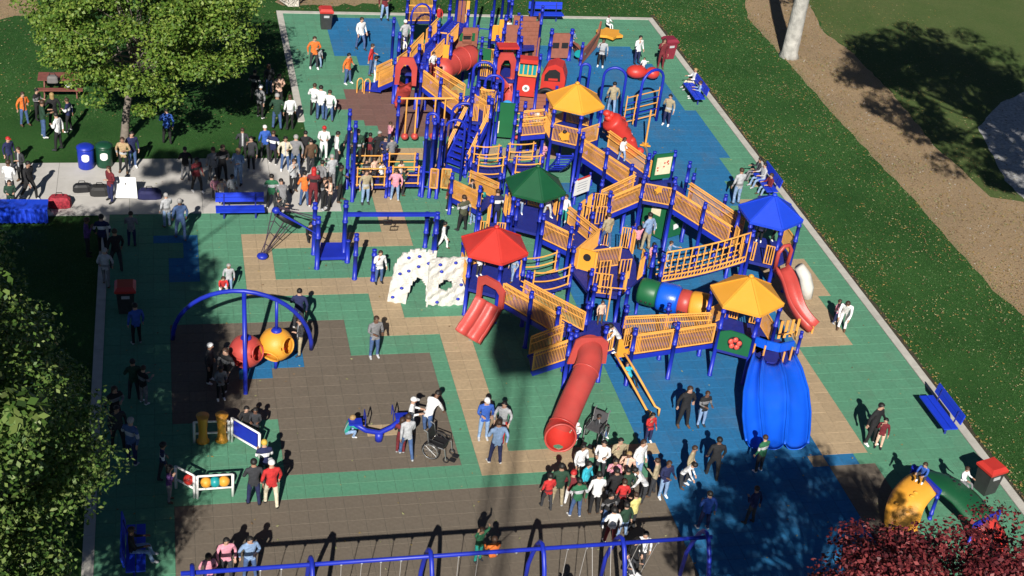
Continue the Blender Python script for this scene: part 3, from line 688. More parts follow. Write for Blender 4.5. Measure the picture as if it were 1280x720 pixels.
# crawl tunnel of coloured barrels
tn = thing("crawl_tunnel", A(840, 405), "crawl tunnel of green, blue, red and yellow plastic barrels", "play tunnel")
pts = [A(800, 362, 1.1), A(823, 369, 1.1), A(849, 376, 1.1), A(863, 380, 1.1), A(888, 385, 1.15)]
for i, m_ in enumerate((GRNP, BLUS, REDS, YELC)):
    p, q = pts[i], pts[i+1]; r = (.52, .57, .50, .53)[i]
    o = MB().path([p, p.lerp(q, .12), p.lerp(q, .5), p.lerp(q, .88), q], [r*.88, r*.97, r, r*.97, r*.88], 18).build("barrel", m_, tn, True)
    d = (q-p).normalized(); sd_ = Vector((d.y, -d.x, 0)); mb = MB()
    for k in (.3, .55, .8): mb.ell(p.lerp(q, k)+sd_*r*.93-Z*r*.32, .05, 8, 6)
    mb.build("vent_hole", BLACK, o)
for k in (0, 2, 4): post(tn, pts[k]-Vector((0, 0, 0)), .75, .05)

# ---- slides
def chute(name, label, ctr, w, m, depth=.22, lanes=1, cat="slide", group=None, flat=True):
    """open chute along centre points, with raised rolled side walls"""
    base = ctr[-1]; t = thing(name, (base.x, base.y, 0), label, cat, group)
    prof = []
    lw = w/lanes
    for l in range(lanes):
        x0 = -w/2+l*lw
        prof += [(x0, depth), (x0+.05, depth), (x0+.07, .04), (x0+lw*.5, 0), (x0+lw-.07, .04), (x0+lw-.05, depth)]
    prof += [(w/2, depth)]; back = [(w/2, -.05), (-w/2, -.05)]
    P_ = prof+back; n = len(P_); vs = []; fs = []
    for i, c in enumerate(ctr):
        d = (ctr[min(i+1, len(ctr)-1)]-ctr[max(i-1, 0)]); dh = Vector((d.x, d.y, 0)).normalized(); sd_ = Vector((dh.y, -dh.x, 0)); up = sd_.cross(d.normalized()); up = up if up.z > 0 else -up
        for x, z in P_: vs.append(c+sd_*x+up*z)
    for i in range(len(ctr)-1):
        for k in range(n): fs.append((i*n+k, i*n+(k+1) % n, (i+1)*n+(k+1) % n, (i+1)*n+k))
    fs.append(tuple(range(n))); fs.append(tuple((len(ctr)-1)*n+k for k in range(n-1, -1, -1)))
    bm = bmesh.new(); bv = [bm.verts.new(v-t.location) for v in vs]
    for f in fs: bm.faces.new([bv[i] for i in f])
    bmesh.ops.recalc_face_normals(bm, faces=bm.faces[:]); me = bpy.data.meshes.new("chute"); bm.to_mesh(me); bm.free(); me.materials.append(m)
    me.polygons.foreach_set("use_smooth", [len(p.vertices) == 4 for p in me.polygons])
    o = bpy.data.objects.new("chute", me); COL.objects.link(o); o.parent = t; return t
s0, s1 = A(612, 379, 1.2), A(588, 419, .22); d = s1-s0
ds = chute("double_slide", "double red slide below the red roofed tower", [s0-d*.02, s0+d*.06-Z*.03, s0+d*.3-Z*.08, s0+d*.75-Z*.05, s0+d*.9+Z*.02, s1+Z*.0, s1+d*.1+Z*.02], 1.12, REDS, .2, 2)
u = Vector((-d.y, d.x, 0)).normalized(); u = u if u.x > 0 else -u
hp = s0+Vector((0, 0, .05)); mb = MB(); mb.plate([hp-u*.62, hp-u*.42, hp-u*.42+Z*.5, hp-u*.25+Z*.66, hp+u*.25+Z*.66, hp+u*.42+Z*.5, hp+u*.42, hp+u*.62, hp+u*.62+Z*.72, hp+u*.3+Z*.98, hp-u*.3+Z*.98, hp-u*.62+Z*.8], .1).build("hood", REDS, ds)
MB().tube(s1+Z*.15, Vector((s1.x, s1.y, 0)), .05).build("foot", STEEL, ds)
# tube slide
q0, q1, q2 = A(735, 437, 1.75), A(722, 490, 1.15), A(703, 532, .58)
ts = thing("tube_slide", (q2.x, q2.y, 0), "red tube slide with its open round end on the green rubber", "slide")
pp = bez(q0+Vector((.1, .3, .02)), q0+Vector((.02, -.8, -.1)), q1+Vector((.22, .5, .25)), q2, 14)
tb = MB().path(pp, .43, 22, caps=False); tb.path(pp[::-1], .39, 22, caps=False); tb.build("tube", REDS, ts, True)
dd = (pp[-1]-pp[-2]).normalized()
def ring(c, d, r, w, m, name, par):
    x = d.orthogonal().normalized(); y = d.cross(x)
    return MB().path([c+(x*math.cos(k)+y*math.sin(k))*r for k in [2*math.pi*j/22 for j in range(22)]], w, 6, closed=True).build(name, m, par, True)
ex = pp[-1]; e2 = (dd+Vector((-.12, .0, -.55))*0).normalized()
bd_ = Vector((-.10, -.80, .12)).normalized(); hood = MB(); bowl = [ex-dd*.05, ex+dd*.2, ex+dd*.3+bd_*.12, ex+dd*.3+bd_*.3]
hood.path(bowl, [.44, .49, .53, .52], 22, caps=False); hood.path(bowl[::-1], [.49, .50, .45, .40], 22, caps=False); hood.build("exit_bowl", RED, ts, True)
ring(ex, dd, .445, .03, REDS, "collar", ts); ring(bowl[3], bd_, .505, .04, REDS, "exit_rim", ts); ring(pp[6], (pp[7]-pp[6]).normalized(), .435, .028, REDS, "collar", ts)
u = Vector((1, -.05, 0)); hp = Vector((q0.x, q0.y-.05, 1.22))
pl = MB().plate([hp-u*.68, hp-u*.5+Z*.95, hp-u*.3+Z*1.08, hp+u*.4+Z*1.08, hp+u*.66+Z*.85, hp+u*.68], .08).build("entry_plate", REDS, ts)
post(ts, pp[11]-Vector((0, 0, .0)), .2, .06)
# triple wave slide
w0 = A(965, 437, 1.15)
ws = thing("wave_slide", A(970, 553), "wide bright blue three lane slide at the front", "slide")
zt_ = lambda f: 1.18-.98*(f*f*(3-2*f)*.75+f*.25)+.10*math.sin(math.pi*2*f)*(1-f)
edges_ = [[(944, 437), (936, 462), (930, 490), (929, 520), (931, 540), (933, 551)], [(954, 446), (951, 468), (950, 495), (952, 520), (954, 538), (955, 554)], [(976, 450), (982, 470), (985, 495), (984, 520), (982, 540), (981, 555)], [(992, 440), (1002, 460), (1010, 487), (1013, 515), (1012, 538), (1010, 554)]]
def crv(e, f):
    x = f*5; i = min(4, int(x)); t = x-i; return e[i][0]+(e[i+1][0]-e[i][0])*t, e[i][1]+(e[i+1][1]-e[i][1])*t
for i in range(3):
    vs = []; fs = []; n = 11; m1 = 22
    for j in range(m1):
        f = j/(m1-1); L, R = A(*crv(edges_[i], f), zt_(f)+.2), A(*crv(edges_[i+1], f), zt_(f)+.2)
        g = .035/(R-L).length
        for k in range(n):
            u = k/(n-1); x = 2*u-1; vs.append(L.lerp(R, g+u*(1-2*g))-Z*(.22*(1-abs(x)**3)))
    m_ = len(vs); vs += [v-Z*.05 for v in vs]
    for j in range(m1-1):
        for k in range(n-1):
            a0 = j*n+k; fs += [(a0, a0+n, a0+n+1, a0+1), (m_+a0, m_+a0+1, m_+a0+n+1, m_+a0+n)]
        for k in (0, n-1): a0 = j*n+k; fs.append((a0, a0+n, m_+a0+n, m_+a0) if k else (a0, m_+a0, m_+a0+n, a0+n))
    for j in (0, m1-1):
        for k in range(n-1): a0 = j*n+k; fs.append((a0, a0+1, m_+a0+1, m_+a0))
    MB().add(vs, fs).build("lane", BLUS, ws, True)
mb = MB()
for e in edges_: mb.path([A(*crv(e, j/15), zt_(j/15)+.2) for j in range(16)], .045, 7)
mb.build("lane_edge", BLUS, ws, True)
for q in ((940, 553), (968, 556), (1000, 556)): MB().tube(A(*q), A(*q)+Z*.12, .06, 8).build("foot", NAVY, ws)
# blue arched crossbar and yellow bars at the head of the triple slide
ah = [A(944, 425, 1.75), A(958, 430, 1.80), A(975, 434, 1.80), A(992, 430, 1.75)]
mb = MB()
for i in range(3): mb.plate([ah[i]-Z*.2, ah[i+1]-Z*.2, ah[i+1]+Z*.14, ah[i]+Z*.14], .07)
mb.build("head_bar", BLUS, ws)
mb = MB()
for x0, y0, x1, y1 in ((957, 432, 956, 446), (944, 430, 943, 440), (981, 440, 980, 451), (991, 434, 990, 442)): mb.tube(A(x0, y0, 1.75), A(x0, y0, 1.75)-Z*.55, .035, 6)
mb.build("divider_bar", YEL, ws)
hd = [A(940, 436, 1.2), A(958, 452, 1.2), A(980, 455, 1.2), A(996, 440, 1.2), A(975, 425, 1.2), A(950, 420, 1.2)]; deck(ws, hd, .1)
for q in (hd[0], hd[1], hd[2], hd[3]): post(ws, q, 2.1 if q in (hd[0], hd[3]) else 1.2, .06)
mb = MB()
for i in range(5): q = A(966+i*7, 424-i*1, 1.2); mb.bar(q, q+Z*.75, .1, .03)
mb.build("railing_panel", YEL, ws); mb = MB().path([A(977, 418, 1.2), A(981, 418, 2.0), A(992, 415, 2.0), A(994, 424, 1.2)], .03, 6); mb.build("hoop", YEL, ws)
# single curved red slide from the blue roofed tower
rs0, rs1 = A(975, 336, 1.6), A(1016, 411, .2)
cp = bez(rs0, rs0+Vector((.35, -1.0, -.25)), rs1+Vector((-.9, .9, .55)), rs1, 14)
rs = chute("curved_slide", "long single red slide from the blue roofed tower onto the tan path", cp, .62, REDS, .24, 1)
hp = rs0+Vector((.05, .05, .05)); ux = Vector((.95, .3, 0)).normalized()
MB().path([hp-ux*.3, hp-ux*.3+Z*.7, hp-ux*.1+Z*.95, hp+ux*.15+Z*.95, hp+ux*.33+Z*.7, hp+ux*.3], .08, 8).build("hood", REDS, rs, True)
MB().path([A(999, 333, 1.3), A(1006, 345, .9), A(1009, 360, .5), A(1009, 372, .08)], [.2, .26, .26, .2], 8).build("rock_step", ROCK, rs, True)
MB().tube(rs1+Z*.1, Vector((rs1.x, rs1.y, 0)), .04).build("foot", YEL, rs)
# two rail sliding bars
sb = thing("slide_rails", A(815, 520), "pair of yellow sliding rails with children, going down to blue rubber", "sliding rails")
for (a0, b0) in (((769, 442), (808, 512)), ((781, 442), (819, 508))):
    p, q = A(*a0, 1.35), A(*b0, .35); d = q-p
    MB().path([p, p+d*.35+Z*.03, q, q+Vector((.12, -.12, -.02)), q+Vector((.14, -.1, -.33))], .042, 8).build("rail", YEL, sb, True)
p = A(770, 447, 1.1); MB().plate([p, p+Vector((.9, .15, 0)), p+Vector((.85, .15, .75)), p+Vector((.7, .12, .75)), p+Vector((.55, .1, .3)), p+Vector((.3, .05, .3)), p+Vector((.12, .02, .75)), p+Z*.75], .05).build("entry_panel", YELC, sb)
post(sb, A(775, 470)+Vector((.1, .6, 0)), 1.3, .06)

R8, r8 = ramp("short railed ramp full of people between the blue stairs and the green tower", (566, 226), (602, 243), (588, 213), (624, 229), .7, 1.1, posts=[('n', .02), ('n', .98), ('f', .98)])
R9, r9 = ramp("short railed walkway between the back yellow tower and the bead pipes", (651, 150), (684, 147), (655, 139), (688, 136), 1.9, 2.1, posts=[('n', .02), ('f', .02)])
R10, r10 = ramp("railed walkway above the green panels at the middle back", (592, 118), (612, 130), (602, 109), (622, 120), 1.7, 1.7, posts=[('n', .02), ('n', .98)])
P5, p5 = platform("navy platform with yellow gates left of the green roofed tower", [(596, 300), (632, 303), (644, 282), (612, 278)], 1.2, 2.4)
barrier(P5, p5[0], p5[1], .85, .3); barrier(P5, p5[3], p5[0], .85, .26)
P6, p6 = platform("navy platform below the brick walls with blue posts at the back", [(598, 96), (618, 98), (620, 82), (600, 80)], 1.7, 3.1)
barrier(P6, p6[0], p6[1], .85, .28); railing(P6, p6[3], p6[2])
P7, p7 = platform("navy platform behind the red hooded slide in the middle back", [(616, 100), (645, 101), (648, 84), (618, 83)], 1.6, 3.2)
railing(P7, p7[2], p7[3])
P8, p8 = platform("platform at the head of the broad blue stairs", [(588, 152), (612, 154), (618, 134), (596, 132)], 2.0, 3.2)
railing(P8, p8[2], p8[3]); railing(P8, p8[1], p8[2]); barrier(P8, p8[0], p8[1], .85, .2)

# ------------------------------------------------------------------ the back part of the play structure
def fence_run(parent, pa, pb, z, h=.8): railing(parent, A(*pa, z+h)-Z*h, A(*pb, z+h)-Z*h, h)
# trapeze frame with hanging yellow bars ending in red feet
tz = thing("hanging_bar_frame", A(541, 168), "yellow crossbar with hanging yellow bars and red feet over maroon rubber", "climbing frame")
a, b = A(499, 123, 2.2), A(582, 123, 2.2)
MB().tube(a, b, .05, 8).build("crossbar", YEL, tz)
for k in (.12, .27, .55, .70, .88):
    q = a.lerp(b, k); o = MB().tube(q, Vector((q.x, q.y, .42)), .038, 7).build("hanging_bar", YEL, tz)
    MB().ell((q.x, q.y, .33), (.17, .17, .16), 10, 7).build("red_foot", REDS, o, True)
for q in (a, b): post(tz, q, 2.3)
# ramps at the back left
ramp("yellow railed ramp going down to the maroon rubber at the back left", (474, 91), (494, 82), (471, 83), (490, 74), .35, 1.1, posts=[('n', .98)], h=.8)
t, _ = ramp("yellow railed ramp behind the hanging bars", (528, 88), (578, 127), (545, 83), (582, 106), 2.0, 1.5, posts=[('n', .02), ('n', .5), ('f', .02), ('n', .99)])
ps = thing("ramp_foot", A(462, 118), "blue ramp foot with a yellow hoop rail on maroon rubber", "ramp")
deck(ps, [A(453, 112, .06), A(476, 114, .3), A(479, 104, .3), A(456, 102, .06)], .06, BLUE)
for x, y in ((446, 116), (455, 117)): q = A(x, y); MB().path([q, q+Z*.6, q+Vector((.08, .05, .72)), q+Vector((.2, .1, .72)), q+Vector((.28, .12, .6)), q+Vector((.28, .12, 0))], .03, 6).build("hoop_rail", YEL, ps)
# platform at the back left with blue posts
pb1, pts = platform("back left platform with arched blue hoop and many blue posts", [(492, 90), (523, 93), (545, 70), (548, 52), (508, 56)], 1.9, None)
for x, y, zb, zt in ((497, 83, 0, 3.6), (490, 66, 0, 3.7), (513, 74, 0, 3.6), (522, 90, 0, 3.3), (540, 50, 0, 4.2), (546, 70, 0, 3.3)): q = A(x, y, 1.9); post(pb1, q, zt)
fence_run(pb1, (497, 72), (511, 62), 1.9); fence_run(pb1, (513, 66), (523, 54), 1.9); barrier(pb1, A(526, 78, 1.9), A(536, 66, 1.9), .8, .28)
q = A(512, 52, 1.9); e = A(536, 50, 1.9); MB().path([q+Z*.8]+[q.lerp(e, .5-.5*math.cos(k))+Z*(1.3+.6*math.sin(k)) for k in [j*math.pi/8 for j in range(9)]]+[e+Z*.8], .05, 8).build("hoop", BLUE, pb1, True)
# small red hooded slide
hs = thing("hooded_slide", A(500, 132), "small red hooded slide at the back left platform", "slide")
a, b = A(493, 105, 1.9), A(520, 107, 1.9); u = (b-a).normalized(); cc = (a+b)/2
MB().plate([a, a+u*.2, a+u*.25+Z*.75, cc-u*.1+Z*1.0, cc+u*.1+Z*1.0, b-u*.25+Z*.75, b-u*.2, b, b+Z*.9, cc+u*.3+Z*1.35, cc-u*.3+Z*1.35, a+Z*.9], .12).build("hood", REDS, hs)
ch = chute("hooded_slide_chute", "x", [cc, cc+Vector((-.1, -.4, -.15)), A(502, 128, .55), A(497, 134, .3)], .6, REDS)
for c_ in kids(ch): c_.parent = hs; c_.location = ch.location-hs.location
bpy.data.objects.remove(ch)
# long blue roller slide
rl = thing("roller_slide", A(520, 95), "long straight blue roller slide between yellow panels at the back", "slide")
a0, a1 = A(575, 28, 2.9), A(519, 88, 1.95); d = a1-a0; sd_ = Vector((-d.y, d.x, 0)).normalized()
MB().slab([a0+sd_*.4, a1+sd_*.4, a1-sd_*.4, a0-sd_*.4], .1).build("bed", BLUE, rl)
for s in (-1, 1): MB().bar(a0+sd_*.42*s+Z*.1, a1+sd_*.42*s+Z*.1, .07, .25).build("side_wall", BLUE, rl)
for i in range(26): q = a0.lerp(a1, (i+.5)/26); MB().tube(q+sd_*.36+Z*.03, q-sd_*.36+Z*.03, .035, 6).build("roller", NAVY, rl)
for f in (.05, .5, .95): 
    for s in (-1, 1): q = a0.lerp(a1, f)+sd_*.5*s; post(rl, q, q.z+.9)
for f0, f1 in ((.3, .55), (.62, .9)):
    railing(rl, a0.lerp(a1, f0)+sd_*.55, a0.lerp(a1, f1)+sd_*.55, .8); railing(rl, a0.lerp(a1, f0)-sd_*.55, a0.lerp(a1, f1)-sd_*.55, .8)
# red crawl tube at the back
rt = thing("crawl_tube", A(575, 118), "bent red crawl tube at the back below the brown house panel", "play tunnel")
p0, p1_, p2_ = A(589, 70, 1.7), A(571, 80, 1.6), A(548, 92, 1.6)
pp = bez(p0, p1_+Vector((.4, .2, .2)), p1_+Vector((-.2, .2, .1)), p2_, 10)
MB().path(pp, .56, 18).build("tube", REDS, rt, True)
for k in (3, 6): ring(pp[k], (pp[k+1]-pp[k]).normalized(), .57, .03, REDS, "collar", rt)
for k in (0, 9): post(rt, pp[k], pp[k].z, .05)
mb = MB()
for k in (2, 5, 7): mb.ell(pp[k]+Vector((-.1, -.54, 0)), .06, 8, 6)
mb.build("vent_hole", BLACK, rt)
# top railing platform
tp, pts = platform("farthest yellow railed platform at the back left", [(508, 27), (541, 27), (543, 10), (510, 9)], 2.2, None)
for e in ((0, 1), (3, 2), (0, 3), (1, 2)): railing(tp, pts[e[0]], pts[e[1]], .85, mid=True)
for p in pts: post(tp, p, 3.6)
# brown playhouse panel with slats and windows
hp_ = thing("house_front", A(582, 92), "brown moulded house front with small shelves at the back", "play panel")
a, b = A(568, 66, 1.6), A(595, 66, 1.6)
o = MB().plate([a, b, b+Z*1.3, a+Z*1.3], .1).build("house_panel", BRN, hp_); n_ = Vector((0, -1, 0))
for f in (.16, .72): MB().plate([a.lerp(b, f)+Z*.65+n_*.07, a.lerp(b, f+.14)+Z*.65+n_*.07, a.lerp(b, f+.14)+Z*1.05+n_*.07, a.lerp(b, f)+Z*1.05+n_*.07], .04).build("green_shutter", GRNP, o)
for z in (.3, .62, .98): MB().bar(a.lerp(b, .3)+Z*z+n_*.1, a.lerp(b, .72)+Z*z+n_*.1, .12, .05).build("shelf", BRN, o)
MB().plate([a.lerp(b, .34)+Z*.72+n_*.055, a.lerp(b, .68)+Z*.72+n_*.055, a.lerp(b, .68)+Z*.92+n_*.055, a.lerp(b, .34)+Z*.92+n_*.055], .02).build("dark_slot", BLACK, o)
for q in (a, b): post(hp_, q+Vector((0, .1, 0)), 3.0)
for x0 in (573, 578, 583): q = A(x0, 30, 2.6); MB().bar(q, q+Z*1.2, .16, .05).build("roof_slat", BRN if x0 != 583 else YEL, hp_)
# tall blue posts standing at the back
def pole_frame(label, pix, zt):
    t = thing("climbing_posts", A(*pix[0]), label, "climbing frame", "groups of tall blue posts"); ps_ = [A(*p) for p in pix]
    for p in ps_: post(t, p, zt)
    for i in range(len(ps_)-1):
        for z in (.5, 1.2): MB().tube(Vector((ps_[i].x, ps_[i].y, z)), Vector((ps_[i+1].x, ps_[i+1].y, z)), .03, 6).build("crossbar", BLUE, t)
    return t
pole_frame("blue posts left of the brown house front at the far edge", [(558, 66), (566, 66), (572, 66)], 4.3)
pole_frame("pair of tall blue posts behind the yellow back panels", [(590, 62), (612, 64)], 4.3)
pole_frame("pair of tall blue posts left of the brick wall panels", [(621, 76), (628, 80)], 4.3)
# yellow back panels over a dark gap
yb, pts = platform("yellow panelled platform above a dark gap at the back", [(612, 52), (643, 52), (646, 42), (613, 40)], 2.1, 3.2)
a, b = pts[0], pts[1]
for f0, f1, h in ((.06, .30, .8), (.32, .70, 1.15), (.72, .96, .85)): solid_panel(yb, a.lerp(b, f0), a.lerp(b, f1), .05, h, YELC, "shaped_panel")
fence_run(yb, (614, 32), (645, 33), 2.1)
# brick tower panels
bt = thing("brick_tower", A(655, 105), "brown brick patterned tower walls of the play castle", "play tower")
def brick_wall(a, b, z0, z1):
    L = (b-a).length; u = (b-a)/L; n_ = Vector((u.y, -u.x, 0)); n_ = n_ if n_.y < 0 else -n_
    o = MB().plate([a+Z*z0, b+Z*z0, b+Z*z1, a+Z*z1], .1).build("tower_wall", BRN, bt)
    rows = int((z1-z0)/.2)
    for r in range(rows):
        x = -.15 if r % 2 else 0.0
        while x < L-.05:
            x0, x1 = max(x, 0)+.012, min(x+.38, L)-.012
            if x1-x0 > .06:
                z = z0+r*.2+.012; c = a+u*((x0+x1)/2)+n_*.055; MB().bar(a+u*x0+n_*.055+Z*(z+.088), a+u*x1+n_*.055+Z*(z+.088), .035, .172).build("brick", BRN, o)
            x += .38
    return o, u, n_
a, b = A(646, 72, 1.5), A(669, 72, 1.5); o, u, n_ = brick_wall(a, b, 0, 1.9)
for f in (.28, .68): c = a+u*((b-a).length*f)+n_*.085; MB().plate([c-u*.11+Z*.15, c+u*.11+Z*.15, c+u*.11+Z*.5, c+Z*.6, c-u*.11+Z*.5], .02).build("window_slot", BLACK, o)
a2, b2 = A(640, 42, 2.2), A(668, 44, 2.2); brick_wall(a2, b2, 0, .95)
MB().slab([A(648, 62, 2.2), A(668, 60, 2.2), A(667, 46, 2.2), A(640, 44, 2.2)], .12).build("deck", NAVY, bt)
for x, y, zt in ((647, 72, 3.3), (671, 72, 4.2), (664, 20, 3.6), (636, 44, 3.4)): q = A(x, y, 1.5); post(bt, q, zt)
# fire engine
fe = thing("fire_engine_panel", A(672, 140), "red fire engine play panels with black wheel", "play panel")
a, b = A(645, 119, 1.0), A(667, 121, 1.0); u = (b-a).normalized(); n_ = Vector((u.y, -u.x, 0)); n_ = n_ if n_.y < 0 else -n_
o = MB().plate([a, b, b+Z*.95, a+Z*.95], .08).build("front_panel", RED, fe)
c = a.lerp(b, .5)+n_*.05+Z*.42
MB().plate([c+(u*math.cos(k)+Z*math.sin(k))*.17 for k in [i*math.pi/7 for i in range(14)]], .02).build("white_badge", WHT, o)
MB().plate([c+n_*.012+(u*math.cos(k)+Z*math.sin(k))*.08 for k in [i*math.pi/6 for i in range(12)]], .02).build("badge_centre", STEEL, o)
w0, w1 = a+Z*1.05, b+Z*1.05
fr = MB()
for z in (0, .62): fr.bar(w0+Z*z, w1+Z*z, .07, .07)
for k in range(5): q = w0.lerp(w1, k/4); fr.bar(q, q+Z*.62, .05)
wf = fr.build("window_frame", YEL, fe)
for k in range(4): MB().plate([w0.lerp(w1, k/4+.03)+Z*.05, w0.lerp(w1, k/4+.22)+Z*.05, w0.lerp(w1, k/4+.22)+Z*.57, w0.lerp(w1, k/4+.03)+Z*.57], .012).build("window_pane", TEAL, wf)
MB().bar(w0+Z*.8, w1+Z*.8, .5, .2).build("roof_light", RED, fe)
for q in (a-u*.1, b+u*.1): post(fe, q, 3.2)
cb = A(689, 112, .9)
ux = Vector((.92, -.1, 0)).normalized(); uy = Vector((.35, .9, 0)).normalized()
pr = [(-.55, 0), (-.55, .7), (-.35, 1.15), (.05, 1.3), (.42, 1.15), (.62, .6), (.62, 0)]
fp = [cb+ux*x+Z*z for x, z in pr]; mb = MB(); k_ = len(fp); mb.add(fp+[p+uy*.9 for p in fp], [tuple(range(k_))]+[tuple(range(2*k_-1, k_-1, -1))]+[(i, (i+1) % k_, k_+(i+1) % k_, k_+i) for i in range(k_)]); mb.build("cab", RED, fe)
MB().plate([cb-uy*.02+ux*x+Z*z for x, z in ((-.4, .45), (-.4, .75), (-.22, 1.0), (.1, 1.05), (.33, .9), (.38, .45))], .03).build("cab_window", BLACK, fe)
MB().plate([cb-uy*.05+ux*x+Z*z for x, z in ((-.2, .5), (.25, .5), (.25, .6), (-.2, .6))], .05).build("seat_bar", RED, fe)
wc = A(683, 121, .55)-uy*.1; ring(wc, uy, .42, .11, BLACK, "tyre", fe)
MB().plate([wc+(ux*math.cos(k)+Z*math.sin(k))*.2 for k in [i*math.pi/6 for i in range(12)]], .1).build("wheel_hub", BLUE, fe)
# red hooded slide in the middle back
h2 = thing("hooded_slide", A(633, 143), "red hooded slide left of the fire engine panels", "slide")
a, b = A(618, 98, 1.6), A(643, 98, 1.6); u = (b-a).normalized(); cc = (a+b)/2
MB().plate([a, a+u*.2, a+u*.25+Z*.7, cc-u*.1+Z*.95, cc+u*.1+Z*.95, b-u*.25+Z*.7, b-u*.2, b, b+Z*.9, cc+u*.3+Z*1.3, cc-u*.3+Z*1.3, a+Z*.9], .12).build("hood", REDS, h2)
ch = chute("c", "x", [cc+Vector((.05, .1, 0)), cc+Vector((.05, -.3, -.1)), A(632, 118, .75), A(632, 138, .2)], .62, REDS)
for c_ in kids(ch): c_.parent = h2; c_.location = ch.location-h2.location
bpy.data.objects.remove(ch)
MB().bar(a+Z*1.65, b+Z*1.65, .6, .1).build("red_roof", RED, h2)
# green walls with a cream board
gw = thing("green_panel_wall", A(616, 178), "dark green moulded walls with cream boards in the middle back", "play panel")
for (xa, ya, xb, yb_, z0, z1) in ((602, 150, 620, 152, 1.2, 2.2), (616, 170, 640, 172, .3, 2.0), (596, 84, 612, 86, 1.6, 2.6), (627, 80, 643, 82, 2.0, 2.6)):
    a, b = A(xa, ya, z0), A(xb, yb_, z0); o = MB().plate([a, b, b+Z*(z1-z0), a+Z*(z1-z0)], .08).build("green_panel", GRNP, gw)
    if xa in (602, 616):
        f0, f1 = ((.3, .75) if xa == 602 else (.08, .25)); n_ = Vector((0, -.06, 0)); MB().plate([a.lerp(b, f0)+n_+Z*.2, a.lerp(b, f1)+n_+Z*.2, a.lerp(b, f1)+n_+Z*.8, a.lerp(b, f0)+n_+Z*.8], .02).build("cream_board", CREAM, o)
for x, y, zt in ((640, 178, 2.6), (618, 180, 2.6), (600, 168, 2.5)): post(gw, A(x, y), zt)
q = A(634, 133, 1.6); MB().ell(q, (.3, .25, .3), 10, 7).build("bubble_window", mat("sky_blue_plastic", (.05, .35, .75), .3), gw, True)
# blue arched stairs coming down towards the front
st = thing("blue_stairs", A(568, 218), "broad blue stairs with yellow handrails coming down in the middle left", "stairs")
a, b = A(598, 148, 2.0), A(566, 214, .12); d = b-a; dh = Vector((d.x, d.y, 0)); sd_ = Vector((-dh.y, dh.x, 0)).normalized()
n = 9
for i in range(n):
    f = (i+.5)/n; c = a+dh*f; z = 2.0-(2.0-.12)*f; uu = dh.normalized(); hw = dh.length/n*.55
    MB().slab([Vector((c.x, c.y, z))+sd_*.5-uu*hw, Vector((c.x, c.y, z))-sd_*.5-uu*hw, Vector((c.x, c.y, z))-sd_*.5+uu*hw, Vector((c.x, c.y, z))+sd_*.5+uu*hw], .09).build("tread", BLUE, st)
for s in (-1, 1):
    MB().bar(a+sd_*.53*s-Z*.05, b+sd_*.53*s-Z*.05, .06, .26).build("stringer", BLUE, st)
    for h in (.45, .62, .8): MB().tube(a+sd_*.56*s+Z*h, b+sd_*.56*s+Z*h, .028, 6).build("handrail", YEL, st)
    for f in (.02, .5, .97): q = a.lerp(b, f)+sd_*.6*s; post(st, q, q.z+.95, .055)
def arch_hoop(parent, pa, pb, h, r=.065, name="hoop", m=None):
    a, b = A(*pa), A(*pb); rad = (b-a).length/2; c = (a+b)/2; u = (b-a).normalized()
    pts_ = [a]+[c-u*rad*math.cos(k)+Z*(h-rad*.9+rad*.9*math.sin(k)) for k in [j*math.pi/10 for j in range(11)]]+[b]
    return MB().path(pts_, r, 8).build(name, m or BLUE, parent, True)
a1_ = thing("arch_frame", A(577, 225), "blue arch over the head of the broad blue stairs", "climbing frame"); arch_hoop(a1_, (560, 200), (592, 202), 2.8); arch_hoop(a1_, (586, 148), (612, 150), 2.9); arch_hoop(a1_, (600, 168), (622, 170), 3.0)
a2_ = thing("arch_frame", A(536, 240), "narrow blue arch with a slide pole left of the broad stairs", "climbing frame"); arch_hoop(a2_, (528, 228), (541, 230), 3.3, .07); arch_hoop(a2_, (552, 225), (575, 226), 2.9, .06)
MB().path([A(534, 176, 1.6), A(535, 185, 1.3), A(534, 214, .1)], .2, 8).build("slide_pole", mat("pale_blue_plastic", (.16, .3, .75), .3), a2_, True)
for x0, x1 in ((537, 546), (551, 562)):
    a, b = A(x0, 236, .5), A(x1, 237, .5); railing(a2_, a, b, .95, .05)
# net climber with cluttered coloured bits behind the yellow tower
nt_ = thing("bead_climber", A(662, 190), "rows of pipes with coloured beads between blue posts behind the green roofed tower", "play panel")
for z in (.35, .65, .95, 1.25, 1.55):
    p, q = A(640, 180, 0)+Z*z, A(674, 182, 0)+Z*z; o = MB().tube(p, q, .028, 6).build("pipe", YEL if z > .5 else BLUE, nt_)
    for k in range(5): MB().ell(p.lerp(q, random.uniform(.08, .92)), (.11, .09, .1), 8, 6).build("bead", random.choice([WHT, REDS, GREYP, BLUS, WHT]), o, True)
for x, y in ((640, 184), (659, 188), (675, 184)): post(nt_, A(x, y), 2.1)
pole_frame("tall blue posts left of the broad blue stairs", [(527, 246), (536, 247), (545, 248)], 3.7)
pole_frame("two broad blue posts at the far left of the crowded bridge", [(433, 236), (440, 252)], 3.7)
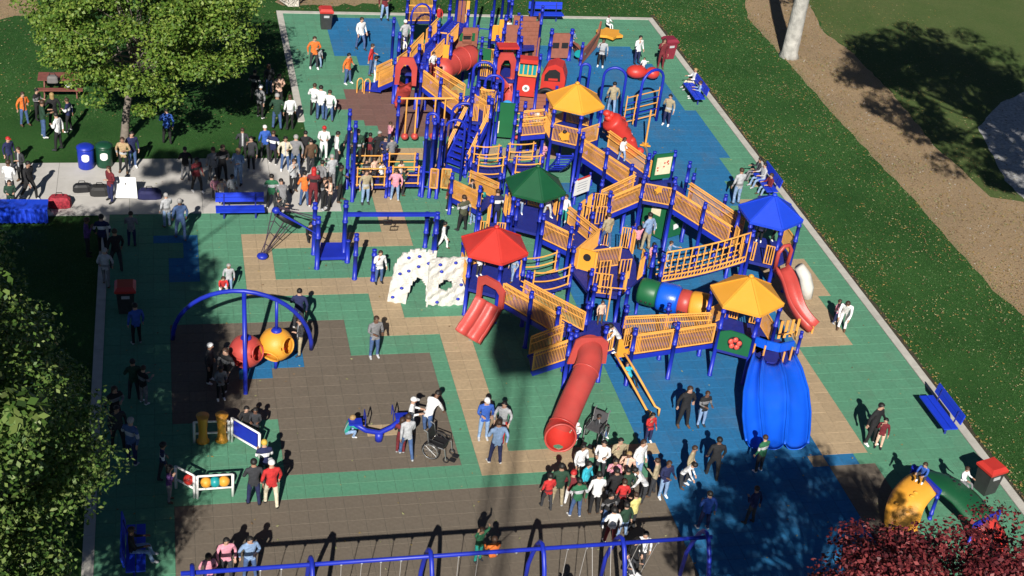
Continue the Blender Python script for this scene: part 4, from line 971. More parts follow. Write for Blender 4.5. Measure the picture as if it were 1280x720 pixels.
# navy tyre net below the yellow roofed tower
tn_ = thing("loop_ladder", A(690, 215), "curved blue loop ladder hanging below the back yellow tower", "climbing frame")
for s in (-.35, .35): MB().path(bez(A(706, 192, 2.0)+Vector((s, 0, 0)), A(706, 192, 1.6)+Vector((s, -.6, 0)), A(692, 214, .8)+Vector((s, .1, 0)), A(690, 214, .05)+Vector((s, 0, 0)), 10), .045, 7).build("side_rail", BLUE, tn_, True)
for k in range(8):
    q = bez(A(706, 192, 2.0), A(706, 192, 1.6)+Vector((0, -.6, 0)), A(692, 214, .8)+Vector((0, .1, 0)), A(690, 214, .05), 10)[k+1]; MB().tube(q-Vector((.35, 0, 0)), q+Vector((.35, 0, 0)), .035, 6).build("rung", BLUE, tn_)
# hoops and horizontal ladder on the blue rubber at the back right
for lab, pa, pb, h in (("large blue hoop behind the yellow roofed tower", (747, 148), (774, 151), 2.7), ("tall blue hoop arch at the right end of the pipe ladder", (794, 158), (820, 151), 2.8), ("small blue hoop left of the large hoop near the fire engine", (721, 124), (732, 125), 1.9)):
    t = thing("hoop_arch", (A(*pa)+A(*pb))/2, lab, "climbing frame", "blue hoop arches"); arch_hoop(t, pa, pb, h, .07)
ld = thing("pipe_ladder", A(800, 158), "yellow and blue pipe ladder on the blue rubber", "climbing frame")
for k in range(5):
    z = .3+.32*k; MB().tube(A(779, 160)+Z*z, A(818, 150)+Z*z, .03, 6).build("pipe", YEL if k % 2 == 0 else BLUE, ld)
for x, y in ((790, 160), (818, 150), (778, 162)): q = A(x, y); MB().tube(q+Z*.2, q+Z*1.75, .03, 6).build("upright", YEL, ld)
sp = thing("spinner_pole", A(806, 186), "slim yellow pole with a small star foot on blue rubber", "climbing frame")
q = A(806, 184); MB().tube(q, q+Z*1.9, .045, 7).build("pole", YEL, sp)
MB().plate([q+Z*.12+Vector((math.cos(k), math.sin(k), 0))*(.26 if i % 2 else .13) for i, k in enumerate([j*math.pi/5 for j in range(10)])], .07).build("star_foot", YELC, sp)
MB().path([q+Z*.1, A(811, 198, .05)], .06, 7).build("foot_bar", STEEL, sp)
# red bumpy climber beside the yellow tower
rc = thing("rock_climber", A(775, 190), "bright red bumpy climbing slide right of the back yellow tower", "slide")
pp = bez(A(763, 150, 1.9), A(768, 155, 1.7), A(780, 172, .9), A(792, 194, .15), 10)
mb = MB().path(pp, [.42, .5, .45, .52, .44, .5, .42, .46, .38, .3], 10)
for k in range(10): mb.ell(pp[k]+Vector((random.uniform(-.3, .3), random.uniform(-.2, .2), .28)), (.2, .2, .16), 8, 6)
mb.build("climber_body", RED, rc, True)
# brown playhouse and brown boat ramp at the back right
ph = thing("playhouse_wall", A(698, 72), "small brown playhouse wall with two dark windows between blue posts", "play panel")
a, b = A(686, 72, .15), A(711, 72, .15); o = MB().plate([a, b, b+Z*1.35, a+Z*1.35], .1).build("house_panel", BRN, ph)
for f in (.1, .55): MB().plate([a.lerp(b, f)+Vector((0, -.06, .55)), a.lerp(b, f+.32)+Vector((0, -.06, .55)), a.lerp(b, f+.32)+Vector((0, -.06, .85)), a.lerp(b, f)+Vector((0, -.06, .85))], .03).build("window_opening", BLACK, o)
for q in (a, b): post(ph, q, 1.75, .1)
bs = thing("boat_bow", A(735, 75), "brown moulded boat bow curving up by the spinning seat", "play panel")
a, b, c = A(726, 80, .05), A(745, 58, .1), A(749, 44, .4)
mb = MB(); mb.plate([a, a+Z*.7, b+Z*.75, c+Z*.8, c+Z*.1, b], .1); mb.plate([a, a+Z*.7, A(722, 55, .75), A(716, 52, .7), A(716, 58, .1)], .1); mb.slab([a+Z*.1, b+Z*.1, A(722, 58, .1)], .06); mb.build("bow_wall", BRN, bs)
post(bs, A(725, 82), 1.3)
MB().plate([A(724, 66, .5)+Vector((math.cos(k)*.3, -.12, math.sin(k)*.22)) for k in [i*math.pi/6 for i in range(12)]], .05).build("porthole", TEAL, bs)
# brown ship hull planks and a few more panels in the crowded back part
sh_ = thing("ship_hull", A(668, 142), "red brown planked ship hull panel below the fire engine panels", "play panel")
a, b = A(646, 139, .1), A(692, 141, .1)
for i in range(5): MB().bar(a+Z*(.1+.19*i)+Vector((.02*i, 0, 0)), b+Z*(.1+.19*i)-Vector((.03*i, 0, 0)), .06, .175).build("hull_plank", BRN, sh_)
for q in (a, b): post(sh_, q, 1.5)
sw_ = thing("ship_hull", A(676, 72), "curved red brown ship wall right of the brick tower walls", "play panel")
prev = None
for i in range(6):
    q = A(671+2.2*math.sin(i*.6), 74-i*6.5, 1.5)
    if prev is not None: MB().plate([prev-Z*.2, q-Z*.2, q+Z*1.1, prev+Z*1.1], .08).build("hull_plank", BRN, sw_)
    prev = q
gp, pts = platform("navy platform with brown shutters left of the brown house front", [(541, 78), (562, 80), (566, 62), (546, 60)], 1.9, 3.3)
solid_panel(gp, pts[0].lerp(pts[1], .1), pts[0].lerp(pts[1], .45), .05, .95, BRN, "shutter"); solid_panel(gp, pts[0].lerp(pts[1], .55), pts[0].lerp(pts[1], .9), .05, .95, YELC, "shutter"); railing(gp, pts[3], pts[2])
gp2, pts = platform("navy platform between the yellow back panels and the brick tower", [(626, 74), (645, 75), (648, 58), (629, 57)], 2.0, 3.6)
barrier(gp2, pts[0], pts[1], .9, .24); solid_panel(gp2, pts[3], pts[2], .05, 1.1, BRN, "shutter")

# ------------------------------------------------------------------ free standing play equipment
# swings
ba, bb = A(226, 717, 2.45), A(890, 671, 2.45); bu = (bb-ba).normalized(); by = Vector((-bu.y, bu.x, 0))
sw = thing("long_swing_set", (ba.x*.5+bb.x*.5, ba.y*.5+bb.y*.5, 0), "long blue swing frame along the bottom edge", "swing frame")
MB().tube(ba, bb, .06, 10).build("top_beam", BLUE, sw, True)
def onbeam(px): 
    f = min(((ba.lerp(bb, k/400), k/400) for k in range(401)), key=lambda q: abs(proj(q[0])[0]-px))[1]; return ba.lerp(bb, f)
def proj(v):
    d = Vector(v)-Vector((0, 0, CAM_H)); zc = d.dot(CF); return 640+FPX*d.dot(CX)/zc, 360-FPX*d.dot(CU)/zc
for px in (240, 389, 537, 677, 778, 882):
    c = onbeam(px)
    pts_ = [Vector((c.x, c.y, 0))+by*1.05]+[Vector((c.x, c.y, 0))+by*(.95-.95*k/4) *1.0+Z*(1.0+1.6*math.sin(math.pi/2*k/4)) for k in range(5)]
    pts_ += [Vector((c.x, c.y, 0))-by*(.95*k/4)+Z*(1.0+1.6*math.cos(math.pi/2*k/4)) for k in range(1, 5)]+[Vector((c.x, c.y, 0))-by*1.05]
    MB().path(pts_, .065, 9).build("leg_arch", BLUE, sw, True)
def swing(px, label, ang=0.0, tone=BLACK):
    c = onbeam(px); d = by*math.sin(ang)-Z*math.cos(ang); L = 1.95
    t = thing("swing", (c.x, c.y, 0), label, "swing", "swings on the long frame"); s = c+d*L
    for k in (-.27, .27): MB().tube(c+bu*k, s+bu*k*.9, .011, 5).build("chain", CHAIN, t); MB().ell(c+bu*k-Z*.08, .045, 6, 5).build("hanger", STEEL, t)
    MB().path([s-bu*.25, s-bu*.15-Z*.06, s+bu*.15-Z*.06, s+bu*.25], .055, 8).build("seat", tone, t, True); return s
sw_s = {}
for px, lab, an in ((338, "empty belt swing furthest left on the long frame", 0), (439, "empty belt swing in the second bay of the swing frame", .05), (489, "second belt swing of the second bay", -.05), (586, "empty belt swing in the third bay from the left", 0), (634, "swing under the pair of children in orange and green", .8), (722, "swing with the child in a pale top", .1), (752, "swing with a child leaning far back in grey", -.45), (812, "swing carrying the child in dark clothes beside the tree shadow", .35)):
    sw_s[px] = swing(px, lab, an)
# seesaw
ss = thing("seesaw", A(474, 543), "blue V shaped spring seesaw on a tan tile", "seesaw")
c, l, r = A(474, 541, .3), A(444, 530, .62), A(502, 523, .62)
MB().path([l, l.lerp(c, .45)-Z*.1, c, c.lerp(r, .55)-Z*.1, r], .085, 8).build("beam", BLUE, ss, True)
MB().tube(Vector((c.x, c.y, 0)), c, .13, 10).build("spring_base", BLUE, ss, True)
for q, s in ((l, 1), (r, -1)): MB().box(q+Z*.08, (.42, .32, .06), 0).build("seat", BLUE, ss); MB().path([q+Vector((.3*s, -.18, .05)), q+Vector((.3*s, -.18, .42)), q+Vector((.3*s, .18, .42)), q+Vector((.3*s, .18, .05))], .02, 6).build("handle", NAVY, ss)
# wheelchair
def wheelchair(p, rz, label, body):
    t = thing("wheelchair", p, label, "wheelchair"); M = Matrix.Rotation(rz, 3, 'Z'); f = lambda x, y, z: Vector(p)+M @ Vector((x, y, z))
    for s in (-1, 1):
        ring(f(.3*s, .1, .31), M @ Vector((1, 0, 0)), .30, .022, BLACK, "rear_wheel", t); ring(f(.35*s, .1, .31), M @ Vector((1, 0, 0)), .26, .010, STEEL, "hand_rim", t)
        sp_ = MB()
        for k in range(10): sp_.tube(f(.3*s, .1, .31), f(.3*s, .1+.29*math.cos(k*math.pi/5), .31+.29*math.sin(k*math.pi/5)), .005, 4)
        sp_.build("spokes", STEEL, t); ring(f(.24*s, -.42, .1), M @ Vector((1, 0, 0)), .085, .02, BLACK, "caster", t)
        MB().path([f(.25*s, -.42, .1), f(.25*s, -.35, .5), f(.25*s, .22, .5), f(.25*s, .28, .95), f(.25*s, .42, 1.0)], .016, 6).build("side_frame", STEEL, t)
        MB().path([f(.25*s, -.3, .5), f(.25*s, -.28, .7), f(.25*s, .22, .72)], .02, 6).build("armrest", BLACK, t); MB().box(f(.12*s, -.6, .1), (.16, .2, .03), rz).build("footrest", BLACK, t)
    MB().box(f(0, -.05, .5), (.46, .46, .06), rz).build("seat", body, t); MB().plate([f(-.23, .23, .55), f(.23, .23, .55), f(.23, .3, .95), f(-.23, .3, .95)], .05).build("backrest", body, t)
    return t
wheelchair(A(546, 568), R_(55), "empty black wheelchair near the walking woman on brown rubber", mat("black_vinyl", (.015, .015, .016), .5))
wheelchair(A(743, 548), R_(-40), "grey wheelchair parked at the end of the red tube slide", mat("dark_grey_vinyl", (.07, .07, .075), .5))
# music panels
def music_frame(p, q, z0, z1, parent):
    n = MB()
    for k in (p, q): n.tube(k, k+Z*z1, .045, 7)
    n.tube(p+Z*z0, q+Z*z0, .035, 7); n.tube(p+Z*z1, q+Z*z1, .035, 7); n.build("white_frame", WHT, parent, True)
def balls(parent, p, q, z, cols, r=.17):
    for i, m_ in enumerate(cols): MB().ell(p.lerp(q, (i+.5)/len(cols))+Z*z, r, 12, 8).build("turning_ball", m_, parent, True)
mp = thing("bead_game", A(267, 620), "white framed play panel with yellow and teal turning balls", "play panel"); p, q = A(247, 623), A(291, 620); music_frame(p, q, .35, .85, mp); balls(mp, p.lerp(q, .12), p.lerp(q, .88), .6, [YELC, TEAL, YELC])
mp = thing("bead_game", A(230, 614), "white framed play panel with one red turning ball by the dark shade", "play panel"); p, q = A(220, 610), A(243, 622); music_frame(p, q, .35, .85, mp); balls(mp, p.lerp(q, .45), q, .6, [RED])
mp = thing("music_panel", A(305, 560), "white framed blue play panel slanting towards the people", "play panel"); p, q = A(290, 552), A(324, 572); music_frame(p, q, .3, .95, mp); solid_panel(mp, p.lerp(q, .08), p.lerp(q, .92), .38, .87, BLUE, "blue_panel")
mp = thing("drum_panel", A(262, 553), "two yellow upright drums on a pale rail at the edge of the shade", "play panel"); p, q = A(243, 553), A(286, 551); music_frame(p, q, .35, .8, mp)
for k in (.25, .8): c = p.lerp(q, k); MB().path([c+Z*.05, c+Z*.12, c+Z*.5, c+Z*.95, c+Z*1.05], [.21, .15, .13, .17, .21], 14).build("drum", YELC, mp, True)
# spinning pods under a big blue arch
sa = thing("pod_arch", A(306, 450), "big blue arch frame carrying two spinning pods", "spinner frame")
a, b, top = A(216, 424), A(389, 437), A(305, 364, 3.05)
pts_ = [a.lerp(b, f)+ (Vector((0, 0, 0))) for f in [0, .1, .25, .4, .5, .6, .75, .9, 1]]
mid = a.lerp(b, .5); off = Vector((top.x-mid.x, top.y-mid.y, 0))
arc = [a+(b-a)*(.5-.5*math.cos(k))+off*math.sin(k)+Z*3.05*math.sin(k) for k in [i*math.pi/20 for i in range(21)]]
MB().path(arc, .075, 9).build("arch", BLUE, sa, True); MB().tube(min(arc, key=lambda v: abs(proj(v)[0]-305)), A(307, 493), .075, 9).build("leg", BLUE, sa, True)
def pod(label, hang, c, r, m, inner):
    t = thing("spinning_pod", (c.x, c.y, 0), label, "spinner pod", "spinning pods"); bm = bmesh.new()
    bmesh.ops.create_uvsphere(bm, u_segments=28, v_segments=18, radius=r); holes = [Vector((.75, -.62, .25)).normalized(), Vector((-.45, -.75, -.5)).normalized(), Vector((-.3, .9, .1)).normalized()]
    bmesh.ops.delete(bm, geom=[f for f in bm.faces if any(f.calc_center_median().normalized().dot(h) > .86 for h in holes)], context='FACES')
    bmesh.ops.solidify(bm, geom=bm.faces[:], thickness=.03); me = bpy.data.meshes.new("pod_shell"); bm.to_mesh(me); bm.free(); me.materials.append(m); me.polygons.foreach_set("use_smooth", [True]*len(me.polygons))
    o = bpy.data.objects.new("pod_shell", me); COL.objects.link(o); o.parent = t; o.location = (0, 0, c.z)
    for h in holes: ring(c+h*r*.865, h, r*.50, .03, inner, "hole_rim", t)
    MB().tube(c+Z*r*.95, hang, .055, 8).build("hanger", BLUE, t, True); MB().path([c+Z*(r*.92), c+Z*(r*1.08)], [.2, .14], 12).build("cap", BLUE, t, True)
    MB().tube(c-Z*r, Vector((c.x, c.y, 0)), .06, 8).build("floor_bearing", BLUE, t, True); MB().box(c-Z*r*.35, (r*1.1, r*1.1, .05)).build("inner_seat", RED, t)
h1 = min(arc, key=lambda v: abs(proj(v)[0]-347)); h2 = min(arc, key=lambda v: abs(proj(v)[0]-308))
pod("round yellow pod with dark openings hanging right under the big blue arch", h1, Vector((h1.x, h1.y-.1, 1.0)), .58, YELC, YELC)
pod("round red pod hanging in the middle under the big blue arch", h2, Vector((h2.x+.05, h2.y-.45, .95)), .57, REDS, REDS)
# white climbing wall
cw = thing("climbing_wall", A(535, 385), "white moulded rock climbing wall with blue holds and openings", "climbing wall")
def rock_panel(a, b, top, hole, edge, nm, lean=Vector((0, 0, 0))):
    n = 26; bm = bmesh.new(); g = {}
    def ok(u, v): return edge(u, v) and not hole(u, v)
    for i in range(n):
        for j in range(n):
            if not ok((i+.5)/n, (j+.5)/n): continue
            vs = []
            for x, y in ((i, j), (i+1, j), (i+1, j+1), (i, j+1)):
                if (x, y) not in g:
                    p = a.lerp(b, x/n)+Z*top*(y/n)+lean*(y/n); k = .05*math.sin(x*.9+1.3*math.sin(y*.5))*math.sin(y*.7+x*.25)+random.uniform(-.010, .010); g[(x, y)] = bm.verts.new(p-cw.location+Vector((k*.15, k, k*.15)))
                vs.append(g[(x, y)])
            bm.faces.new(vs)
    bmesh.ops.recalc_face_normals(bm, faces=bm.faces[:]); bmesh.ops.solidify(bm, geom=bm.faces[:], thickness=.09)
    me = bpy.data.meshes.new(nm); bm.to_mesh(me); bm.free(); me.materials.append(ROCK); o = bpy.data.objects.new(nm, me); COL.objects.link(o); o.parent = cw
    return o
a, b = A(533, 384), A(580, 381); o = rock_panel(a, b, 2.15, lambda u, v: ((u-.45)/.19)**2+((v-.42)/.11)**2 < 1, lambda u, v: v < .97 and (v > .03 or u > .3), "rock_panel")
def holds(o, a, b, top, spots, lean=Vector((0, 0, 0))):
    n_ = (b-a).cross(Z).normalized(); n_ = n_ if n_.y < 0 else -n_
    for u, v in spots: MB().ell(a.lerp(b, u)+Z*top*v+lean*v+n_*.1, (.075, .06, .055), 8, 6).build("blue_hold", BLUE, o, True)
holds(o, a, b, 2.15, ((.25, .88), (.65, .9), (.3, .74), (.85, .45), (.25, .12), (.8, .16)))
a2, b2 = A(484, 377), A(534, 384); ln = Vector((.25, .25, 0))
o = rock_panel(a2, b2, 2.25, lambda u, v: ((u-.70)/.25)**2+((v-.0)/.50)**2 < 1 and u > .3, lambda u, v: v < .72+.28*math.sin(min(1, u*1.5)*1.7)+.03*math.sin(u*40) and u > .12*v*v, "rock_panel", ln)
holds(o, a2, b2, 2.25, ((.12, .12), (.3, .3), (.2, .55), (.4, .62), (.62, .72), (.35, .85), (.6, .9), (.85, .8)), ln)
# glide track with low posts
gt = thing("glide_track", A(490, 300), "blue overhead glide rail between posts left of the climbing wall", "climbing frame")
a, b = A(432, 268, 2.0), A(547, 268, 2.0); MB().bar(a, b, .12, .14).build("rail", BLUE, gt)
for q in (a, b): post(gt, (q.x, q.y, 0), 2.6 if q is a else 2.1, .09)
for x, y, zt in ((443, 349, 2.0), (466, 351, 1.4), (531, 309, 1.6), (541, 321, 1.9)): post(gt, A(x, y), zt, .085)
MB().bar(Vector((b.x, b.y, 1.95)), Vector((A(541, 321).x, A(541, 321).y, 1.85)), .1).build("cross_rail", BLUE, gt)
c = a.lerp(b, .46); MB().path([c-Z*.07, c-Z*.25, c-Z*.25+bu*.15, c-Z*.45+bu*.15, c-Z*.45-bu*.15, c-Z*.25-bu*.15, c-Z*.25], .03, 6).build("trolley_handle", BLACK, gt)
lp = thing("launch_platform", A(414, 326), "low blue step platform between blue posts by the rope net", "play platform", "open play platforms")
deck(lp, [A(398, 322, .35), A(432, 321, .35), A(428, 303, .35), A(401, 303, .35)], .12, BLUE)
for x, y, zt in ((396, 336, 2.3), (392, 318, 2.3), (434, 328, 1.0), (430, 305, 1.0)): post(lp, A(x, y), zt, .09)
rn = thing("rope_net", A(340, 310), "dark rope net strung from blue posts to a blue ground anchor", "climbing net")
hub, low = A(345, 263, 1.9), A(328, 320, .12); MB().ell(low, (.22, .22, .12), 12, 6).build("ground_anchor", BLUE, rn, True); MB().ell(hub, (.16, .16, .14), 10, 6).build("hub", BLUE, rn, True)
P_a, P_b = A(396, 336), A(392, 318)
for k in range(4): MB().tube(Vector((P_a.x, P_a.y, 1.2+.3*k)) if k % 2 else Vector((P_b.x, P_b.y, 1.0+.35*k)), hub+Vector((.1*k-.15, .05, .04*k)), .022, 5).build("rope", BLUE if k < 2 else ROPE, rn)
tips = [hub+Vector((-.15, 0, 0)), hub+Vector((.1, .1, 0)), A(358, 272, 1.3), A(366, 276, 1.1)]
for t_ in tips: MB().tube(t_, low+Vector((random.uniform(-.12, .12), 0, .05)), .02, 5).build("rope", ROPE, rn)
for f in (.25, .5, .75): MB().path([t_.lerp(low, f) for t_ in tips], .016, 5).build("cross_rope", ROPE, rn)
MB().path([A(345, 266, 1.5), A(356, 274, 1.25), A(366, 278, 1.05)], .13, 8).build("rubber_seat", BLACK, rn, True)
# curved crawl-over climber at the lower right
cc_ = thing("curved_climber", A(1165, 640), "curved crawl-over climber of yellow, green and red plastic", "climbing frame")
ctr = [(1128, 662, .1), (1130, 640, .6), (1138, 618, .95), (1158, 599, 1.15), (1182, 601, 1.15), (1203, 614, 1.08), (1220, 632, .92), (1234, 649, .7), (1240, 668, .35), (1236, 690, .08)]
cp_ = [A(*q) for q in ctr]
def strip(i0, i1, m, nm):
    P_ = []
    sub = []
    for i in range(i0, i1):
        for k in range(4): sub.append((i, k/4))
    sub.append((i1, 0))
    def pos(i, f):
        g = lambda j: cp_[max(0, min(len(cp_)-1, j))]
        p0, p1, p2, p3 = g(i-1), g(i), g(i+1), g(i+2)
        return .5*((2*p1)+(p2-p0)*f+(2*p0-5*p1+4*p2-p3)*f*f+(3*p1-p0-3*p2+p3)*f**3)
    n = 7; vs = []; fs = []
    for i, f in sub:
        p = pos(i, f); e = pos(i, min(f+.05, 1)) if f < .9 else pos(i, f); e0 = pos(i, max(f-.05, 0)); d = (pos(i, f+.04)-pos(i, f-.04)); d.z = 0
        if d.length < 1e-5: d = Vector((1, 0, 0))
        sd_ = Vector((d.y, -d.x, 0)).normalized()
        for k in range(n): x = -1+2*k/(n-1); vs.append(p+sd_*x*.56-Z*(.14*abs(x)**3))
    m2 = len(vs); vs += [v-Z*.08 for v in vs]; r = len(sub)
    for j in range(r-1):
        for k in range(n-1): a0 = j*n+k; fs += [(a0, a0+n, a0+n+1, a0+1), (m2+a0, m2+a0+1, m2+a0+n+1, m2+a0+n)]
        for k in (0, n-1): a0 = j*n+k; fs.append((a0, a0+n, m2+a0+n, m2+a0))
    for j in (0, r-1):
        for k in range(n-1): a0 = j*n+k; fs.append((a0, a0+1, m2+a0+1, m2+a0))
    bm = bmesh.new(); bv = [bm.verts.new(v-cc_.location) for v in vs]
    for f in fs: bm.faces.new([bv[i] for i in f])
    bmesh.ops.recalc_face_normals(bm, faces=bm.faces[:]); me = bpy.data.meshes.new(nm); bm.to_mesh(me); bm.free(); me.materials.append(m); me.polygons.foreach_set("use_smooth", [True]*len(me.polygons))
    o = bpy.data.objects.new(nm, me); COL.objects.link(o); o.parent = cc_; return o
y_ = strip(0, 3, YELC, "yellow_section"); g_ = strip(3, 7, GRNC, "green_section"); r_ = strip(7, 9, RED, "red_section")
for i in (3, 7):
    d = cp_[i+1]-cp_[i-1]; d.z = 0; sd_ = Vector((d.y, -d.x, 0)).normalized(); MB().bar(cp_[i]+sd_*.68+Z*.0, cp_[i]-sd_*.68+Z*.0, .1, .16).build("blue_joint", BLUE, cc_)
    for s in (-.62, .62): post(cc_, cp_[i]+sd_*s, cp_[i].z, .06)
mb = MB()
for i in range(9): p = cp_[0].lerp(cp_[2], i/8)+Z*(.06+.14*math.sin(i/8*math.pi)); mb.ell(p+Vector((random.uniform(-.4, .4), 0, 0)), (.09, .07, .05), 6, 5)
tag(mb.build("foot_holds", YELC, y_), kind="stuff")
mb = MB()
for i in range(8): mb.ell(cp_[4].lerp(cp_[6], i/7)+Vector((random.uniform(-.4, .4), .1, .03)), (.06, .06, .02), 6, 4)
tag(mb.build("vent_holes", BLACK, g_), kind="stuff")
# spinner seat and spring rider at the back right
rs_ = thing("spinner_toy", A(762, 44), "yellow star shaped spinning seat near the back kerb", "spinner seat")
q = A(762, 42, .3); MB().plate([q+Vector((math.cos(k), math.sin(k), 0))*(.75 if i % 2 else .52) for i, k in enumerate([j*math.pi/6 for j in range(12)])], .14).build("seat_ring", YELC, rs_); MB().tube(Vector((q.x, q.y, 0)), q, .2, 10).build("pivot", YELC, rs_)
sr = thing("spring_rider", A(802, 98), "red spring rider car on blue rubber at the back right", "spring rider")
q = A(801, 94, .25); mb = MB(); mb.ell(q+Z*.2+Vector((-.25, 0, 0)), (.55, .42, .34), 14, 8); mb.ell(q+Z*.2+Vector((.55, -.15, 0)), (.38, .36, .3), 12, 8); mb.build("body", RED, sr, True); MB().tube(Vector((q.x, q.y, 0)), q, .14, 10).build("spring", BLACK, sr); MB().path([q+Vector((.1, 0, .45)), q+Vector((.1, 0, .75)), q+Vector((.3, 0, .75))], .025, 6).build("handle", WHT, sr)
# a white wispy dead bush behind the back kerb
db = thing("dead_bush", A(368, 9), "pale dry branching bush behind the back kerb by the black bin", "bush"); mb = MB()
for k in range(34):
    b0 = A(368+random.uniform(-8, 6), 8); e = b0+Vector((random.uniform(-.9, .9), random.uniform(-.4, .4), random.uniform(.5, 1.2))); mb.path([b0, b0.lerp(e, .5)+Vector((random.uniform(-.15, .15), 0, .1)), e], [.03, .025, .01], 4)
mb.build("branches", mat("bleached_wood", (.62, .58, .52), .8), db)

# ------------------------------------------------------------------ benches, bins, tables
def make_bench():
    t = thing("bench", (0, 0, 0), "x", "bench", "blue benches round the playground"); L = 1.9
    for i in range(2): MB().box((0, -.14+.28*i-.1, .45), (L, .25, .05)).build("seat_plank", BENCHB, t)
    for i in range(2): MB().plate([(-L/2, .2+.04*i, .62+.2*i), (L/2, .2+.04*i, .62+.2*i), (L/2, .235+.04*i, .80+.2*i), (-L/2, .235+.04*i, .80+.2*i)], .045).build("back_plank", BENCHB, t)
    for x in (-.62, .62):
        MB().path([(x, -.26, .40), (x, .15, .40), (x, .235, .95)], .03, 6).build("bracket", NAVY, t); MB().tube((x, -.05, 0), (x, -.05, .40), .04, 8).build("leg", NAVY, t)
    return t
bp0 = make_bench()
for i, (px, py, rz, lab) in enumerate(((1172, 528, -90, "empty blue bench by the right kerb near the lower right"), (868, 124, -90, "blue bench by the right kerb with two people in pale clothes at the back"), (300, 272, 0, "empty blue bench at the plaza edge left of the rope net"), (681, 26, 0, "empty blue bench at the back kerb above the brown playhouse"), (956, 238, -90, "blue bench behind the blue roofed tower with seated people"), (166, 700, 90, "blue bench at the lower left with one person seated"))):
    o = bp0 if i == 0 else copy_tree(bp0); o.location = A(px, py); o.rotation_euler = (0, 0, R_(rz)); o["label"] = lab
def bin_(px, py, lid, body, label, rz=0.0):
    t = thing("litter_bin", A(px, py), label, "bin", "square lidded bins"); c = A(px, py); M = Matrix.Rotation(rz, 3, 'Z')
    sq = lambda s, z: [c+M @ Vector((x*s, y*s, z)) for x, y in ((-1, -1), (1, -1), (1, 1), (-1, 1))]
    b0, b1 = sq(.25, .02), sq(.31, .92); MB().add(b0+b1, [(3, 2, 1, 0), (4, 5, 6, 7), (0, 1, 5, 4), (1, 2, 6, 5), (2, 3, 7, 6), (3, 0, 4, 7)]).build("body", body, t)
    l0, l1, l2 = sq(.36, .93), sq(.37, 1.02), sq(.27, 1.14); MB().add(l0+l1+l2, [(3, 2, 1, 0), (0, 1, 5, 4), (1, 2, 6, 5), (2, 3, 7, 6), (3, 0, 4, 7), (4, 5, 9, 8), (5, 6, 10, 9), (6, 7, 11, 10), (7, 4, 8, 11), (8, 9, 10, 11)]).build("lid", lid, t)
    MB().plate([c+M @ Vector((x, -.305, z)) for x, z in ((-.14, .68), (.14, .68), (.14, .8), (-.14, .8))], .02).build("pale_label", GREYP, t)
MAR = mat("maroon_plastic", (.22, .02, .04), .5)
bin_(1230, 613, RED, BINBLK, "dark bin with a red lid at the right kerb beside the curved climber", R_(15)); bin_(407, 35, RED, BINBLK, "dark bin with a red lid in the back left corner"); bin_(834, 72, MAR, MAR, "maroon bin by the right kerb at the back", R_(10)); bin_(158, 388, RED, BINBLK, "dark bin with an orange red lid in the deep shade at left")
def drum(px, py, m, label):
    t = thing("recycling_bin", A(px, py), label, "bin", "round recycling bins"); c = A(px, py)
    MB().path([c+Z*.01, c+Z*.05, c+Z*.85, c+Z*.9], [.30, .32, .34, .33], 20).build("barrel", m, t, True); MB().path([c+Z*.9, c+Z*.96, c+Z*1.04], [.36, .36, .22], 20).build("lid", m, t, True)
    e = [c+Vector((.345*math.sin(a), -.345*math.cos(a), 0)) for a in (-.45, -.3, -.15, 0, .15, .3, .45)]; vs = []; h = [.09, .15, .17, .175, .17, .15, .09]
    vs = [p+Z*(.58-hh) for p, hh in zip(e, h)]+[p+Z*(.58+hh) for p, hh in zip(e, h)]; MB().add(vs, [(i, i+1, i+8, i+7) for i in range(6)]).build("white_disc", WHT, t)
drum(108, 209, mat("royal_blue_plastic", (.01, .03, .38), .4), "round blue recycling bin with a white disc at the plaza edge"); drum(131, 207, mat("forest_green_plastic", (.008, .06, .03), .4), "round dark green bin with a white disc beside the blue one")
pt_ = thing("picnic_table", A(76, 126), "red brown wooden picnic table under the back left tree", "picnic table"); c = A(76, 124)+Vector((0, .8, 0))
for i in range(5): MB().box(c+Vector((0, -.34+.17*i, .75)), (1.95, .155, .05)).build("top_plank", WOOD, pt_)
for s in (-1, 1):
    for k in (0, 1): MB().box(c+Vector((0, s*(.68+.15*k), .45)), (1.95, .14, .045)).build("seat_plank", WOOD, pt_)
    MB().bar(c+Vector((s*.7, -.75, 0)), c+Vector((s*.7, -.2, .72)), .05, .1).build("leg", WOOD, pt_); MB().bar(c+Vector((s*.7, .75, 0)), c+Vector((s*.7, .2, .72)), .05, .1).build("leg", WOOD, pt_); MB().bar(c+Vector((s*.7, -.85, .40)), c+Vector((s*.7, .85, .40)), .05, .08).build("cross_beam", WOOD, pt_)
def bag(px, py, z, size, m, label, name="bag", rz=0.0, cat="bag"):
    c = A(px, py, z); mb = MB(); n = 10
    t = thing(name, c, label, cat); pr = []
    for k, (zz, s) in enumerate(((0, .88), (.1, 1), (.7, .95), (.95, .7))):
        pr.append([c+Matrix.Rotation(rz, 3, 'Z') @ Vector((size[0]/2*s*math.copysign(abs(math.cos(a))**.5, math.cos(a)), size[1]/2*s*math.copysign(abs(math.sin(a))**.5, math.sin(a)), size[2]*zz)) for a in [2*math.pi*i/n for i in range(n)]])
    vs = [v for r in pr for v in r]; fs = [tuple(range(n-1, -1, -1)), tuple(range(3*n, 4*n))]+[(j*n+i, j*n+(i+1) % n, (j+1)*n+(i+1) % n, (j+1)*n+i) for j in range(3) for i in range(n)]
    mb.add(vs, fs).build("body", m, t); MB().path([c+Vector((-.15, 0, size[2]*.93)), c+Vector((-.1, 0, size[2]+.12)), c+Vector((.1, 0, size[2]+.12)), c+Vector((.15, 0, size[2]*.93))], .018, 5).build("handle", BLACK, t)
NAV = mat("navy_canvas", (.01, .012, .07), .8)
